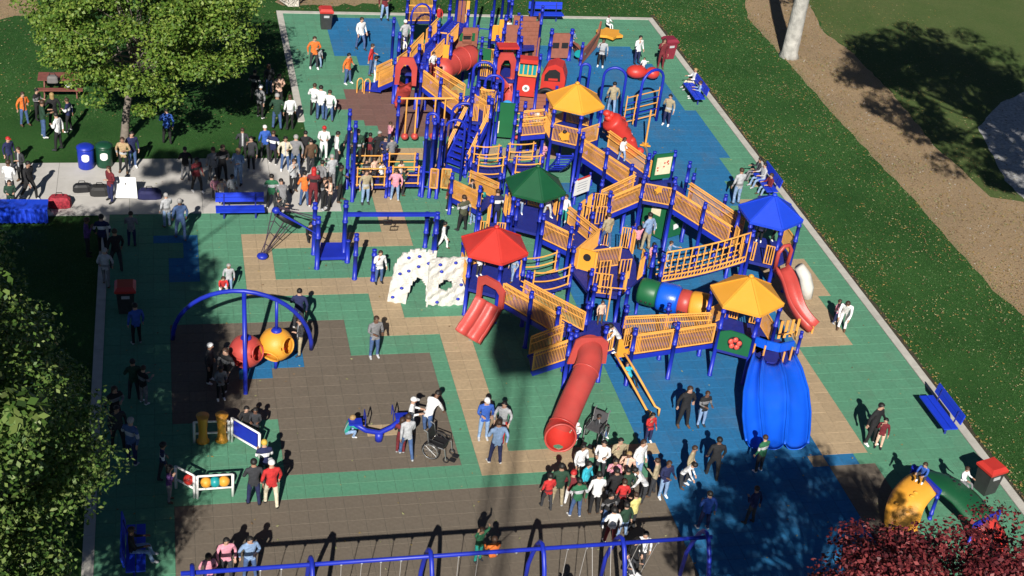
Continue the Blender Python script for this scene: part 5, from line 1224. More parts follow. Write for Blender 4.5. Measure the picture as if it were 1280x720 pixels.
for args in ((66, 103, .78, (.5, .3, .35), mat("grey_canvas", (.16, .15, .15), .8), "grey bag on the left end of the picnic table"), (86, 108, .78, (.3, .25, .16), WHT, "small white bag on the right end of the picnic table")): bag(*args)
bag(103, 239, 0, (.75, .35, .35), BLACK, "black box shaped bag on the plaza, left of the others", rz=.1); bag(125, 243, 0, (.8, .5, .42), mat("black_nylon", (.02, .02, .02), .7), "black bag on the plaza beside the woman in dark red"); bag(187, 247, 0, (1.0, .5, .4), NAV, "long dark navy bag right of the white board")
wb = thing("display_board", A(158, 248), "large white board on a stand on the plaza", "board")
a, b = A(144, 247, .12), A(172, 248, .12); MB().plate([a, b, b+Vector((-.05, .32, .78)), a+Vector((-.05, .32, .78))], .04).build("white_panel", WHT, wb)
mb = MB()
for k in (.2, .8): q = a.lerp(b, k); mb.tube(Vector((q.x, q.y+.75, 0)), q+Vector((-.05, .34, .78)), .018, 5)
mb.build("stand_leg", BLACK, wb); MB().tube(a.lerp(b, .5)+Vector((-.02, .2, .52)), a.lerp(b, .5)+Vector((-.02, .17, .56)), .03, 6).build("clip", BLACK, wb)
tb_ = thing("cloth_table", A(25, 264), "long table under a bright blue cloth at the left frame edge", "table")
c0, c1 = A(-14, 261, .74), A(59, 261, .74); cl = BLUC
MB().slab([c0, c1, c1+Vector((0, .75, 0)), c0+Vector((0, .75, 0))], .03).build("cloth_top", cl, tb_)
nv = 24; vs = [c0.lerp(c1, i/nv)+Vector((0, -.02-(.04 if i % 2 else 0), 0)) for i in range(nv+1)]; lo = [Vector((v.x, v.y-(.05 if i % 2 else 0), .15)) for i, v in enumerate(vs)]; MB().add(vs+lo, [(i, i+1, nv+2+i, nv+1+i) for i in range(nv)]).build("cloth_front", cl, tb_)
for q in (c0, c1):
    for dy in (.1, .65): MB().tube(Vector((q.x+(.1 if q is c0 else -.1), q.y+dy, 0)), Vector((q.x+(.1 if q is c0 else -.1), q.y+dy, .7)), .025, 6).build("leg", STEEL, tb_)
bag(75, 258, 0, (.9, .5, .5), mat("red_patterned_cloth", (.30, .02, .035), .8, .6, 14), "red patterned bundle on the plaza beside the blue table", "bundle", 0, "bundle")
bag(59, 267, .02, (.5, .3, .1), WHT, "flat white package in front of the blue table", "package", 0, "package")

# ------------------------------------------------------------------ people
SKINS = [mat("skin_light", (.50, .30, .21), .55, .05), mat("skin_tan", (.36, .20, .13), .55, .05), mat("skin_brown", (.16, .08, .05), .55, .05)]
EYE = mat("dark_eye", (.02, .015, .012), .3); LIP = mat("lip", (.35, .12, .10), .5)
CL = dict(white=(.78, .78, .78), cream=(.62, .56, .42), black=(.012, .012, .014), dark=(.03, .032, .038), grey=(.20, .20, .21), lightgrey=(.42, .43, .45), navy=(.012, .018, .075), jeans=(.055, .105, .24), pale=(.22, .33, .52),
 blue=(.03, .10, .42), orange=(.72, .17, .03), red=(.50, .025, .025), maroon=(.15, .015, .022), green=(.02, .13, .06), darkgreen=(.015, .05, .028), teal=(.02, .30, .25), yellow=(.70, .62, .22), pink=(.68, .28, .36), purple=(.10, .04, .17), tan=(.42, .30, .16), khaki=(.36, .30, .19), camo=(.08, .085, .05), turq=(.03, .42, .55), brown=(.10, .055, .03), peach=(.75, .48, .36))
def cloth2(a, b, seed):
    n_ = "cloth_mixed_%s_%s" % (a, b)
    if n_ in MATS: return MATS[n_]
    m = mat(n_, CL[a], .85, .3, 7, .6, 16); n = m.node_tree.nodes; l = m.node_tree.links; hs = next(x for x in n if x.type == 'HUE_SAT')
    tc = n.new("ShaderNodeTexCoord"); sx = n.new("ShaderNodeSeparateXYZ"); l.new(tc.outputs["Object"], sx.inputs[0])
    if seed % 3 == 0: src, lo, hi = sx.outputs[2], 1.16, 1.30
    elif seed % 3 == 1: src, lo, hi = sx.outputs[0], -.035, .035
    else: src, lo, hi = sx.outputs[2], .95, 1.06
    c1 = n.new("ShaderNodeMath"); c1.operation = 'GREATER_THAN'; l.new(src, c1.inputs[0]); c1.inputs[1].default_value = lo
    c2 = n.new("ShaderNodeMath"); c2.operation = 'LESS_THAN'; l.new(src, c2.inputs[0]); c2.inputs[1].default_value = hi
    mu = n.new("ShaderNodeMath"); mu.operation = 'MULTIPLY'; l.new(c1.outputs[0], mu.inputs[0]); l.new(c2.outputs[0], mu.inputs[1])
    mx = n.new("ShaderNodeMixRGB"); mx.inputs[1].default_value = (*CL[a], 1); mx.inputs[2].default_value = (*CL[b], 1); l.new(mu.outputs[0], mx.inputs[0]); l.new(mx.outputs[0], hs.inputs["Color"])
    return m
def cloth(n): return mat("cloth_"+n, CL[n], .85, .30, 7, .6, 16)
HAIR = dict(black=(.010, .008, .007), brown=(.045, .022, .012), blond=(.34, .22, .09), grey=(.32, .31, .30), white=(.7, .7, .7), red=(.45, .02, .02), cream=(.60, .55, .42), yellow=(.60, .40, .06), blue=(.02, .05, .3))
def hairm(n): return mat("hair_"+n, HAIR[n], .6, .25, 30)
def joints(pose, child):
    J = {}
    hs = 1.22 if child else 1.0
    if pose == 'sit':
        pel, che = Vector((0, .10, .52)), Vector((0, .12, .98)); 
    elif pose == 'bend': pel, che = Vector((0, .10, .86)), Vector((0, -.14, 1.18))
    elif pose == 'crouch': pel, che = Vector((0, .12, .36)), Vector((0, -.02, .76))
    elif pose == 'lean': pel, che = Vector((0, 0, .52)), Vector((0, .32, .84))
    elif pose == 'lie': pel, che = Vector((0, 0, .50)), Vector((0, .42, .62))
    else: pel, che = Vector((0, 0, .93)), Vector((0, 0, 1.36))
    ax = (che-pel).normalized()
    J['pel'] = pel; J['spi'] = pel.lerp(che, .45); J['che'] = che; J['nek'] = che+ax*.13+Vector((0, -.01, 0)); hd = ax*.4+Z*.6; hd.normalize()
    if pose in ('bend',): hd = (ax*.8+Z*.2).normalized()
    J['hed'] = J['nek']+hd*.10+Vector((0, -.025, 0)); J['top'] = J['hed']+hd*.125*hs; 
    for s, k in ((-1, 'l'), (1, 'r')):
        sh = che+Vector((s*.185, 0, 0))+ax*.05; J['sho'+k] = sh; hip = pel+Vector((s*.095, 0, -.04)); J['hip'+k] = hip
        if pose == 'walk':
            st = .26*s; J['kne'+k] = hip+Vector((s*.01, -st*.6-.04, -.41)); J['ank'+k] = Vector((s*.11, -st+.05, .09 if s > 0 else .13)); e = sh+Vector((s*.06, st*.4+.02, -.28)); w = e+Vector((0, st*.25-.10, -.22))
        elif pose in ('sit', 'lean', 'lie'):
            J['kne'+k] = hip+Vector((s*.05, -.42, .02)); J['ank'+k] = J['kne'+k]+Vector((0, -.08 if pose == 'sit' else -.22, -.38)); e = sh+Vector((s*.06, -.10, -.25)); w = e+Vector((-s*.03, -.22, .02))
            if pose == 'lean': e = sh+Vector((s*.08, -.18, -.10)); w = e+Vector((0, -.20, .14))
        elif pose == 'crouch':
            J['kne'+k] = hip+Vector((s*.10, -.36, .14)); J['ank'+k] = Vector((s*.13, -.14, .09)); e = sh+Vector((s*.04, -.20, -.18)); w = e+Vector((-s*.05, -.22, .03))
        else:
            J['kne'+k] = hip+Vector((s*.015, -.02, -.41)); J['ank'+k] = Vector((s*.12, .02, .09)); e = sh+Vector((s*.07, .03, -.28)); w = e+Vector((s*.0, -.07, -.23))
            if pose == 'bend': e = sh+Vector((s*.03, -.12, -.24)); w = e+Vector((-s*.03, -.12, -.20))
            if pose == 'hold': e = sh+Vector((s*.05, -.03, -.27)); w = e+Vector((-s*.08, -.22, .05))
            if pose == 'standb':
                J['kne'+k] = hip+Vector((s*.03, -.05 if s > 0 else .0, -.41)); J['ank'+k] = Vector((s*.15, -.06 if s > 0 else .05, .09))
                if s > 0: e = sh+Vector((.10, -.02, -.26)); w = e+Vector((-.16, -.17, .04))
                else: e = sh+Vector((-.10, .06, -.27)); w = e+Vector((.03, .02, -.23))
            if pose == 'standc':
                J['kne'+k] = hip+Vector((s*.02, -.12*s-.03, -.40)); J['ank'+k] = Vector((s*.12, -.16*s, .09)); e = sh+Vector((s*.09, .05*s, -.27)); w = e+Vector((-s*.03, -.10-.05*s, -.20))
            if pose == 'standd':
                if s < 0: e = sh+Vector((-.06, -.06, -.27)); w = e+Vector((.10, -.10, .24))
                else: e = sh+Vector((.07, .02, -.28)); w = e+Vector((.02, -.08, -.22))
            if pose == 'up': e = sh+Vector((s*.14, -.08, .16)); w = e+Vector((-s*.05, -.05, .24))
            if pose == 'reach': e = sh+Vector((s*.12, -.18, -.10)); w = e+Vector((s*.02, -.22, .06))
        J['elb'+k], J['wri'+k] = e, w; d = (w-e).normalized(); J['pal'+k] = w+d*.085; J['toe'+k] = J['ank'+k]+Vector((s*.02, -.17, -.05))
        J['hel'+k] = J['ank'+k]+Vector((0, .035, -.045))
    return J
SK = [('pel', 'spi', 1), ('spi', 'che', 1), ('che', 'nek', 1), ('nek', 'hed', 0), ('hed', 'top', 0)]
for k in 'lr': SK += [('che', 'sho'+k, 1), ('sho'+k, 'elb'+k, 1), ('elb'+k, 'wri'+k, 1), ('wri'+k, 'pal'+k, 0), ('pel', 'hip'+k, 2), ('hip'+k, 'kne'+k, 2), ('kne'+k, 'ank'+k, 2), ('ank'+k, 'toe'+k, 3), ('ank'+k, 'hel'+k, 3)]
RAD = dict(pel=(.150, .110), spi=(.135, .10), che=(.165, .115), nek=(.055, .055), hed=(.082, .092), top=(.074, .085), sho=(.070, .070), elb=(.050, .050), wri=(.034, .034), pal=(.042, .020), hip=(.098, .098), kne=(.066, .066), ank=(.046, .046), toe=(.042, .032), hel=(.040, .036))
TEMPL = {}
DG = bpy.context.evaluated_depsgraph_get
def person_template(pose, child):
    key = (pose, child)
    if key in TEMPL: return TEMPL[key]
    J = joints(pose, child); names = list(J); idx = {n: i for i, n in enumerate(names)}
    vs = [J[n] for n in names]; rd = [RAD[n if n in RAD else n[:-1]] for n in names]; es = [(idx[a], idx[b]) for a, b, _ in SK]
    ez = [(J[a], J[b], z) for a, b, z in SK]
    if child: rd = [(r[0]*1.22, r[1]*1.22) if n in ('hed', 'top') else (r[0]*1.05, r[1]*1.05) for n, r in zip(names, rd)]
    for k, s in (('l', -1), ('r', 1)):          # five separate fingers on each hand
        p = J['pal'+k]; d = (p-J['wri'+k]).normalized(); side = d.cross(Vector((0, 0, 1)) if abs(d.z) < .8 else Vector((1, 0, 0))).normalized(); nrm = side.cross(d)
        for i, (o, L) in enumerate(((-.030, .055), (-.010, .072), (.011, .068), (.030, .050))):
            a = p+d*.022+side*o; b = a+d*L*.55-nrm*.008; c = b+d*L*.5-nrm*.025; n0 = len(vs); vs += [a, b, c]; rd += [(.011, .011), (.010, .010), (.008, .008)]; es += [(idx['pal'+k], n0), (n0, n0+1), (n0+1, n0+2)]; ez += [(p, a, 0), (a, b, 0), (b, c, 0)]
        a = J['wri'+k].lerp(p, .55)+side*.038; b = a+side*.022+d*.035; n0 = len(vs); vs += [a, b]; rd += [(.012, .012), (.010, .010)]; es += [(idx['pal'+k], n0), (n0, n0+1)]; ez += [(p, a, 0), (a, b, 0)]
    me = bpy.data.meshes.new("sk"); me.from_pydata([tuple(v) for v in vs], es, []); ob = bpy.data.objects.new("sk", me); COL.objects.link(ob)
    sk = ob.modifiers.new("s", 'SKIN'); sk.use_smooth_shade = True; sd_ = ob.modifiers.new("d", 'SUBSURF'); sd_.levels = 1; sd_.render_levels = 1
    for i, r in enumerate(rd): me.skin_vertices[0].data[i].radius = r
    me.skin_vertices[0].data[idx['pel']].use_root = True
    ev = ob.evaluated_get(DG()); m2 = bpy.data.meshes.new_from_object(ev); bpy.data.objects.remove(ob)
    mi = []
    for p in m2.polygons:
        c = p.center; best = 9; z = 1
        for a, b, zz in ez:
            d = b-a; t = max(0, min(1, (c-a).dot(d)/max(d.length_squared, 1e-9))); q = (c-a-d*t).length
            q -= .07 if zz == 1 and a in (J['pel'], J['spi']) else 0
            if q < best: best = q; z = zz
        mi.append(z)
    bm = bmesh.new(); bm.from_mesh(m2)
    for f, z in zip(bm.faces, mi): f.material_index = z; f.smooth = True
    ax = (J['top']-J['hed']).normalized(); c0 = J['hed'].lerp(J['top'], .4); fy = Vector((0, -1, 0)); fy = (fy-ax*fy.dot(ax)).normalized(); fx = ax.cross(fy); hs = 1.22 if child else 1
    def blob(c, r, mi_, rot=None):
        g = bmesh.ops.create_uvsphere(bm, u_segments=8, v_segments=6, radius=1.0)
        for v in g['verts']: v.co = c + fx*v.co.x*r[0] + fy*v.co.y*r[1] + ax*v.co.z*r[2]
        for f in {f for v in g['verts'] for f in v.link_faces}: f.material_index = mi_; f.smooth = True
    for s in (-1, 1):
        blob(c0+fx*s*.030*hs+fy*.080*hs+ax*.012, (.011*hs, .008, .008*hs), 4); blob(c0+fx*s*.080*hs-ax*.005, (.014, .024, .032), 0)
    blob(c0+fy*.094*hs-ax*.020, (.013, .018, .022), 0); blob(c0+fy*.080*hs-ax*.058*hs, (.024, .008, .007), 5)
    me3 = bpy.data.meshes.new("person"); bm.to_mesh(me3); bm.free(); bpy.data.meshes.remove(m2)
    dummy = [SKINS[0], cloth('grey'), cloth('jeans'), cloth('black'), EYE, LIP]
    for d_ in dummy: me3.materials.append(d_)
    # hair, cap and hood meshes for this head
    def hmesh(kind):
        mb = MB(); n, m_ = 14, 8; R = Vector((.094*hs, .104*hs, .108*hs)); cz = c0+ax*.022
        low = dict(short=.02, long=-.2, cap=.25, hood=-.15)[kind]
        rows = []
        for i in range(m_+1):
            t = (i/m_)*math.pi*.62; row = []
            for k in range(n):
                a = 2*math.pi*k/n; front = max(0, -math.sin(a)); tt = t*(1-.42*front) if kind != 'cap' else t*.82
                g = 1.10 if kind == 'hood' else 1.04
                row.append(cz+fx*math.sin(tt)*math.cos(a)*R.x*g - fy*math.sin(tt)*math.sin(a)*R.y*g + ax*math.cos(tt)*R.z*g)
            rows.append(row)
        if kind in ('long', 'hood'):
            dn = -ax if pose not in ('bend', 'lean', 'lie') else -Z
            for e in (.07, .15):
                rows.append([(p+dn*e-fy*.012*(1 if kind == 'long' else 3)) if math.sin(2*math.pi*k/n) > -.35 else rows[m_][k]+dn*.004 for k, p in enumerate(rows[m_])])
        vs_ = [v for r in rows for v in r]; fs = [(i*n+k, i*n+(k+1) % n, (i+1)*n+(k+1) % n, (i+1)*n+k) for i in range(len(rows)-1) for k in range(n)]
        mb.add(vs_, fs)
        if kind == 'cap':
            b = cz+fy*.09*hs+ax*.03*hs; mb.add([b-fx*.07*hs, b+fx*.07*hs, b+fx*.055*hs+fy*.085-ax*.01, b+fy*.10-ax*.014, b-fx*.055*hs+fy*.085-ax*.01], [(0, 1, 2, 3, 4)])
        me_ = bpy.data.meshes.new("hair"); me_.from_pydata([tuple(v) for v in mb.v], [], mb.f); me_.polygons.foreach_set("use_smooth", [True]*len(me_.polygons)); me_.materials.append(hairm('brown')); return me_
    TEMPL[key] = (me3, {k: hmesh(k) for k in ('short', 'long', 'cap', 'hood')}); return TEMPL[key]
NP = [0]
def person(px, py, h, face, pose, top, bot, hair, label, z=0.0, group=None, pos=None):
    """px, py: photo pixel of the feet (or of the seat spot at height z); face: heading, 0 = towards the camera, 90 = to the right"""
    if pose == 'stand': pose = random.choice(['stand', 'standb', 'standc', 'standd', 'hold', 'standb'])
    child = h < 1.45; me, hm = person_template(pose, child)
    loc = Vector(pos) if pos is not None else A(px, py, z); s = h/(1.75 if not child else 1.80)
    o = bpy.data.objects.new("person", me); COL.objects.link(o); o.location = loc; o.scale = (s*random.uniform(1.03, 1.14),)*2+(s,); o.rotation_euler = (0, 0, R_(face+random.uniform(-14, 14)))
    NP[0] += 1; sk = SKINS[(0, 0, 1, 0, 2, 0, 1)[NP[0] % 7]]
    shoes = cloth(random.choice(['white', 'black', 'dark', 'lightgrey', 'brown', 'white']))
    tm_ = cloth(top)
    if NP[0] % 5 in (1, 3): tm_ = cloth2(top, {'black': 'grey', 'dark': 'lightgrey', 'navy': 'white', 'white': 'lightgrey', 'grey': 'dark', 'red': 'maroon', 'maroon': 'black', 'orange': 'dark', 'lightgrey': 'grey'}.get(top, 'lightgrey'), NP[0])
    for i, m_ in enumerate((sk, tm_, cloth(bot), shoes)): o.material_slots[i].link = 'OBJECT'; o.material_slots[i].material = m_
    tag(o, label, "person", group)
    k, c = hair.split(':'); ho = bpy.data.objects.new({'cap': 'cap', 'hood': 'hood'}.get(k, 'hair'), hm[k]); COL.objects.link(ho); ho.parent = o
    ho.material_slots[0].link = 'OBJECT'; ho.material_slots[0].material = hairm(c); return o
PEOPLE = [
 # grass at the upper left
 (31, 157, 1.6, 40, 'stand', 'orange', 'jeans', 'short:brown', "person in an orange jacket and jeans left of the picnic table"),
 (55, 172, 1.75, 120, 'stand', 'darkgreen', 'jeans', 'short:brown', "person in dark green with light jeans in the grass group below the picnic table"),
 (48, 150, 1.5, 60, 'stand', 'black', 'black', 'short:black', "person all in black behind the dark green one near the picnic table"),
 (68, 160, 1.65, 200, 'stand', 'black', 'dark', 'long:blond', "blond person in black in the grass group by the picnic table"),
 (74, 188, 1.75, 250, 'stand', 'white', 'black', 'short:black', "person in a white top and dark trousers at the front of the grass group"),
 (87, 165, 1.6, 250, 'stand', 'navy', 'black', 'short:brown', "person in navy at the right of the grass group"),
 (209, 180, 1.7, 180, 'stand', 'blue', 'black', 'short:black', "person in a blue top in the shade right of the tree trunk"),
 (325, 148, 1.65, 150, 'stand', 'grey', 'black', 'short:white', "grey topped person with white hair in the shade left of the back kerb"),
 (346, 162, 1.75, 180, 'stand', 'darkgreen', 'jeans', 'short:grey', "person with dark top and jeans beside the white shirted one at the back kerb"),
 (348, 132, 1.6, 20, 'stand', 'peach', 'black', 'long:brown', "person in a peach top in the shade left of the back kerb"),
 (362, 162, 1.7, 200, 'stand', 'white', 'black', 'short:brown', "person in a white shirt on the grass just left of the back kerb"),
 (331, 199, 1.6, 180, 'stand', 'blue', 'dark', 'cap:white', "person in a blue jacket and white cap on the grass above the plaza"),
 (356, 214, 1.65, 10, 'stand', 'cream', 'jeans', 'short:black', "person in a cream top and jeans at the plaza's upper right"),
 (369, 214, 1.7, 180, 'stand', 'grey', 'jeans', 'short:grey', "person in grey with jeans right of the cream topped one"),
 (381, 206, 1.6, 190, 'stand', 'black', 'black', 'short:black', "person in black at the kerb right of the grey one"),
 (303, 200, 1.5, 180, 'stand', 'dark', 'black', 'short:brown', "dark dressed person on the grass edge above the plaza shade"),
 # plaza
 (13, 212, 1.5, 30, 'stand', 'navy', 'dark', 'cap:red', "person in navy with a red cap on the grass at the left edge"),
 (14, 250, 1.75, 160, 'hold', 'white', 'dark', 'short:brown', "person in a white shirt behind the blue table"),
 (15, 266, 1.45, 20, 'hold', 'darkgreen', 'dark', 'short:brown', "person in a green top standing behind the blue table", ),
 (38, 249, 1.7, 60, 'walk', 'black', 'black', 'short:black', "person all in black striding on the plaza near the blue table"),
 (27, 228, 1.6, 320, 'stand', 'dark', 'black', 'short:brown', "person in dark clothes at the plaza's left edge on the grass"),
 (139, 252, 1.6, 300, 'stand', 'maroon', 'navy', 'long:brown', "long haired person in dark red beside the white board"),
 (155, 216, 1.65, 350, 'stand', 'tan', 'black', 'short:brown', "person in a tan jacket at the plaza edge right of the green bin"),
 (166, 210, 1.7, 20, 'stand', 'navy', 'jeans', 'short:black', "person in navy and jeans right of the tan jacket"),
 (226, 300, 1.8, 180, 'stand', 'jeans', 'jeans', 'short:grey', "broad person in denim jacket and jeans walking off the plaza"),
 (209, 284, 1.5, 200, 'stand', 'lightgrey', 'pale', 'short:grey', "person in light grey left of the one in denim"),
 (267, 229, 1.65, 180, 'stand', 'grey', 'dark', 'short:brown', "grey topped person in the leafy shade on the plaza"),
 (278, 228, 1.75, 20, 'stand', 'black', 'black', 'short:brown', "person in black between two others in the leafy plaza shade"),
 (298, 231, 1.7, 330, 'stand', 'pale', 'pale', 'long:blond', "blond person in pale blue in the leafy plaza shade"),
 (269, 250, 1.1, 350, 'stand', 'pink', 'dark', 'short:brown', "small child in pink on the plaza left of the bench"),
 (277, 253, 1.1, 30, 'stand', 'peach', 'white', 'short:brown', "small child in peach and white on the plaza behind the bench"),
 (290, 250, 1.2, 10, 'stand', 'lightgrey', 'grey', 'short:black', "child in light grey on the plaza behind the bench"),
 (339, 262, 1.6, 170, 'stand', 'green', 'dark', 'short:black', "person in a green top at the right end of the blue bench"),
 (353, 265, 1.55, 200, 'bend', 'grey', 'dark', 'short:black', "stooping person in dark grey beside the green topped one"),
 (380, 258, 1.6, 200, 'stand', 'orange', 'jeans', 'short:black', "person in an orange top and jeans at the plaza's right end"),
 (391, 259, 1.8, 160, 'stand', 'maroon', 'maroon', 'hood:red', "person in a long maroon coat with a red hood at the plaza's right end"),
 (401, 245, 1.65, 120, 'stand', 'grey', 'dark', 'short:black', "person in dark grey right of the maroon coat"),
 (404, 262, 1.5, 60, 'stand', 'black', 'black', 'short:brown', "person in black at the corner of the plaza"),
 (424, 252, 1.7, 90, 'stand', 'darkgreen', 'black', 'short:black', "person in dark green just right of the plaza's corner"),
 (414, 236, 1.6, 200, 'stand', 'lightgrey', 'grey', 'short:grey', "person in light grey between the plaza and the blue posts"),
 # back left rubber
 (392, 146, 1.65, 160, 'stand', 'white', 'black', 'short:brown', "leftmost of three people in white shirts by the back left kerb"),
 (400, 150, 1.7, 180, 'stand', 'white', 'jeans', 'short:black', "middle person in white with jeans of the three by the back left kerb"),
 (411, 152, 1.55, 180, 'stand', 'white', 'jeans', 'short:brown', "rightmost and shorter of three people in white by the back left kerb"),
 (404, 200, 1.65, 350, 'hold', 'white', 'white', 'cap:red', "person all in white wearing a red cap below the three white shirts"),
 (392, 86, 1.7, 20, 'stand', 'orange', 'dark', 'short:brown', "person in bright orange holding a child near the back left kerb"),
 (398, 84, 1.1, 20, 'stand', 'lightgrey', 'pale', 'short:brown', "small child in pale clothes beside the orange person"),
 (450, 62, 1.75, 30, 'stand', 'white', 'jeans', 'short:brown', "person in white on the back left blue patch"),
 (480, 25, 1.7, 20, 'stand', 'maroon', 'pale', 'short:brown', "person in maroon with pale jeans at the back kerb"),
 (434, 105, 1.6, 40, 'stand', 'orange', 'jeans', 'short:black', "person in an orange shirt and jeans on green rubber at the back left"),
 (463, 94, 1.65, 60, 'stand', 'red', 'jeans', 'short:brown', "person in a red shirt by the back left ramp"),
 (468, 103, 1.4, 70, 'stand', 'pale', 'white', 'short:black', "child in pale blue stepping onto the back left ramp"),
 (486, 180, 1.1, 90, 'stand', 'pink', 'navy', 'short:brown', "small child in pink by the blue post left of the hanging bars"),
 # back right
 (750, 84, 1.6, 350, 'stand', 'lightgrey', 'black', 'short:black', "person in a light grey top below the brown boat bow"),
 (795, 80, 1.6, 10, 'stand', 'white', 'navy', 'short:black', "person in white and navy left of the red rider car"),
 (825, 86, 1.7, 340, 'stand', 'maroon', 'maroon', 'long:brown', "person in maroon beside the maroon bin"),
 (832, 157, 1.65, 320, 'stand', 'khaki', 'navy', 'short:black', "person in a khaki top alone on the right blue rubber"),
 (763, 142, 1.65, 180, 'stand', 'khaki', 'pale', 'short:black', "person in khaki inside the large blue hoop"),
 (919, 255, 1.75, 200, 'stand', 'lightgrey', 'pale', 'short:brown', "tall pale dressed person with light jeans left of the bench behind the blue tower"),
 (806, 313, 1.75, 200, 'stand', 'pale', 'khaki', 'short:black', "tall person in pale blue and khaki below the high corner platform"),
 (795, 312, 1.1, 200, 'up', 'pink', 'black', 'short:brown', "child in pink and black held by the tall person in pale blue"),
 # middle
 (473, 354, 1.45, 20, 'stand', 'white', 'jeans', 'short:brown', "boy in a white shirt and jeans left of the climbing wall"),
 (553, 311, 1.25, 60, 'walk', 'white', 'white', 'short:black', "running child all in white right of the glide track"),
 (577, 289, 1.65, 200, 'stand', 'camo', 'black', 'short:brown', "person in a camouflage top and black trousers below the stairs"),
 (598, 274, 1.5, 180, 'stand', 'teal', 'pale', 'short:black', "person in teal with light jeans near the blue stairs"),
 (590, 280, 1.3, 200, 'hold', 'yellow', 'pale', 'short:brown', "child in yellow between the camouflage top and the teal one"),
 (618, 284, 1.75, 180, 'stand', 'navy', 'black', 'short:brown', "person in navy just above the red roof"),
 (467, 447, 1.75, 20, 'hold', 'grey', 'jeans', 'short:brown', "person in a dark grey top and jeans carrying papers on the green strip"),
 (279, 365, 1.1, 0, 'crouch', 'red', 'white', 'short:brown', "crouching child in red near the big blue arch"),
 (286, 364, 1.2, 350, 'stand', 'lightgrey', 'pale', 'short:grey', "child in light grey next to the crouching red child"),
 (373, 412, 1.7, 160, 'stand', 'navy', 'dark', 'short:black', "person in navy behind the right leg of the big arch"),
 (374, 443, 1.5, 300, 'stand', 'dark', 'khaki', 'short:brown', "person in khaki trousers right of the yellow pod"),
 # seesaw group
 (507, 572, 1.7, 200, 'walk', 'lightgrey', 'jeans', 'short:brown', "striding person in light grey and jeans beside the wheelchair"),
 (500, 566, 1.4, 180, 'stand', 'maroon', 'maroon', 'long:brown', "child in maroon half hidden behind the striding person"),
 (535, 540, 1.7, 120, 'bend', 'white', 'jeans', 'short:black', "person in white and jeans leaning towards the seesaw's right end"),
 (512, 546, 1.6, 60, 'hold', 'white', 'pale', 'cap:white', "person in white with a pale cap at the seesaw's right end"),
 (436, 546, 1.3, 90, 'crouch', 'teal', 'pale', 'long:blond', "crouching person in green at the seesaw's left end"),
 # path trio
 (603, 549, 1.7, 10, 'hold', 'blue', 'pale', 'cap:white', "person in blue and pale shorts with a white cap on the tan path"),
 (625, 552, 1.65, 330, 'stand', 'lightgrey', 'red', 'short:black', "person in light grey on the tan path right of the white cap"),
 (618, 580, 1.75, 180, 'stand', 'pale', 'navy', 'short:brown', "person in pale blue shirt and navy trousers seen from behind on the tan path"),
 # right side
 (852, 533, 1.7, 20, 'stand', 'black', 'black', 'long:brown', "person in black on blue rubber left of the wide blue slide"),
 (875, 533, 1.5, 0, 'stand', 'black', 'pale', 'short:brown', "person in black with pale jeans right of the other one in black"),
 (1051, 413, 1.75, 340, 'bend', 'white', 'white', 'short:brown', "person all in white bending over a child by the right kerb"),
 (1042, 404, 1.1, 30, 'stand', 'pink', 'navy', 'short:brown', "small child in pink and navy beside the person in white"),
 (1086, 555, 1.75, 20, 'stand', 'black', 'black', 'short:black', "person in black with a dark bag right of the wide blue slide"),
 (1097, 560, 1.3, 340, 'stand', 'maroon', 'peach', 'short:black', "child in maroon with bare legs beside the person in black at right"),
 (809, 553, 1.25, 10, 'stand', 'red', 'navy', 'short:black', "child in red at the foot of the yellow sliding rails"),
 (721, 547, 1.0, 300, 'crouch', 'white', 'navy', 'cap:white', "small child in white and pink at the mouth of the red tube slide"),
 (747, 545, 1.1, 40, 'sit', 'dark', 'jeans', 'short:black', "child sitting in the grey wheelchair by the red tube slide"),
 # music panels
 (339, 633, 1.75, 180, 'stand', 'red', 'cream', 'cap:white', "person in a red jacket and cream trousers with a white cap by the play panels"),
 (317, 632, 1.75, 170, 'stand', 'dark', 'navy', 'short:black', "person in a dark top next to the red jacket"),
 (330, 604, 1.65, 200, 'hold', 'navy', 'black', 'short:yellow', "person in navy with a yellow hat behind the red jacket"),
 (212, 627, 1.4, 90, 'stand', 'purple', 'grey', 'long:black', "child in purple at the left end of the bead panels"),
 (204, 598, 1.4, 90, 'stand', 'navy', 'dark', 'short:black', "child in navy in deep shade above the purple child"),
 (308, 548, 1.3, 350, 'stand', 'black', 'black', 'short:black', "child in black behind the slanting blue panel"),
 (319, 550, 1.3, 340, 'stand', 'dark', 'black', 'short:black', "child in dark grey behind the end of the slanting blue panel"),
 (165, 580, 1.75, 160, 'stand', 'jeans', 'navy', 'short:grey', "person in a blue grey jacket in the deep shade at left"),
 (148, 560, 1.65, 20, 'stand', 'dark', 'black', 'short:black', "dark person in deep shade left of the blue grey jacket"),
 (145, 535, 1.65, 40, 'stand', 'black', 'black', 'long:brown', "person in black in deep shade by the left kerb"),
 (171, 430, 1.65, 200, 'stand', 'blue', 'black', 'short:black', "person in blue below the bin in the deep shade"),
 (168, 500, 1.6, 180, 'stand', 'darkgreen', 'dark', 'short:black', "person in dark green in deep shade in the middle of the left strip"),
 (180, 505, 1.5, 120, 'stand', 'black', 'grey', 'short:brown', "person in black with grey trousers in the shade of the left strip"),
 (110, 320, 1.65, 100, 'stand', 'purple', 'black', 'short:brown', "person in purple on the shaded grass left of the kerb"),
 (129, 318, 1.7, 180, 'stand', 'navy', 'black', 'short:black', "person in navy on the shaded grass beside the kerb"),
 (146, 338, 1.75, 200, 'stand', 'black', 'dark', 'short:brown', "person in black on the shaded rubber just inside the left kerb"),
 (165, 308, 1.5, 180, 'stand', 'grey', 'navy', 'short:brown', "person in grey on the shaded rubber below the plaza"),
 (133, 358, 1.6, 160, 'stand', 'lightgrey', 'grey', 'short:grey', "person in light grey standing on the left kerb in shade"),
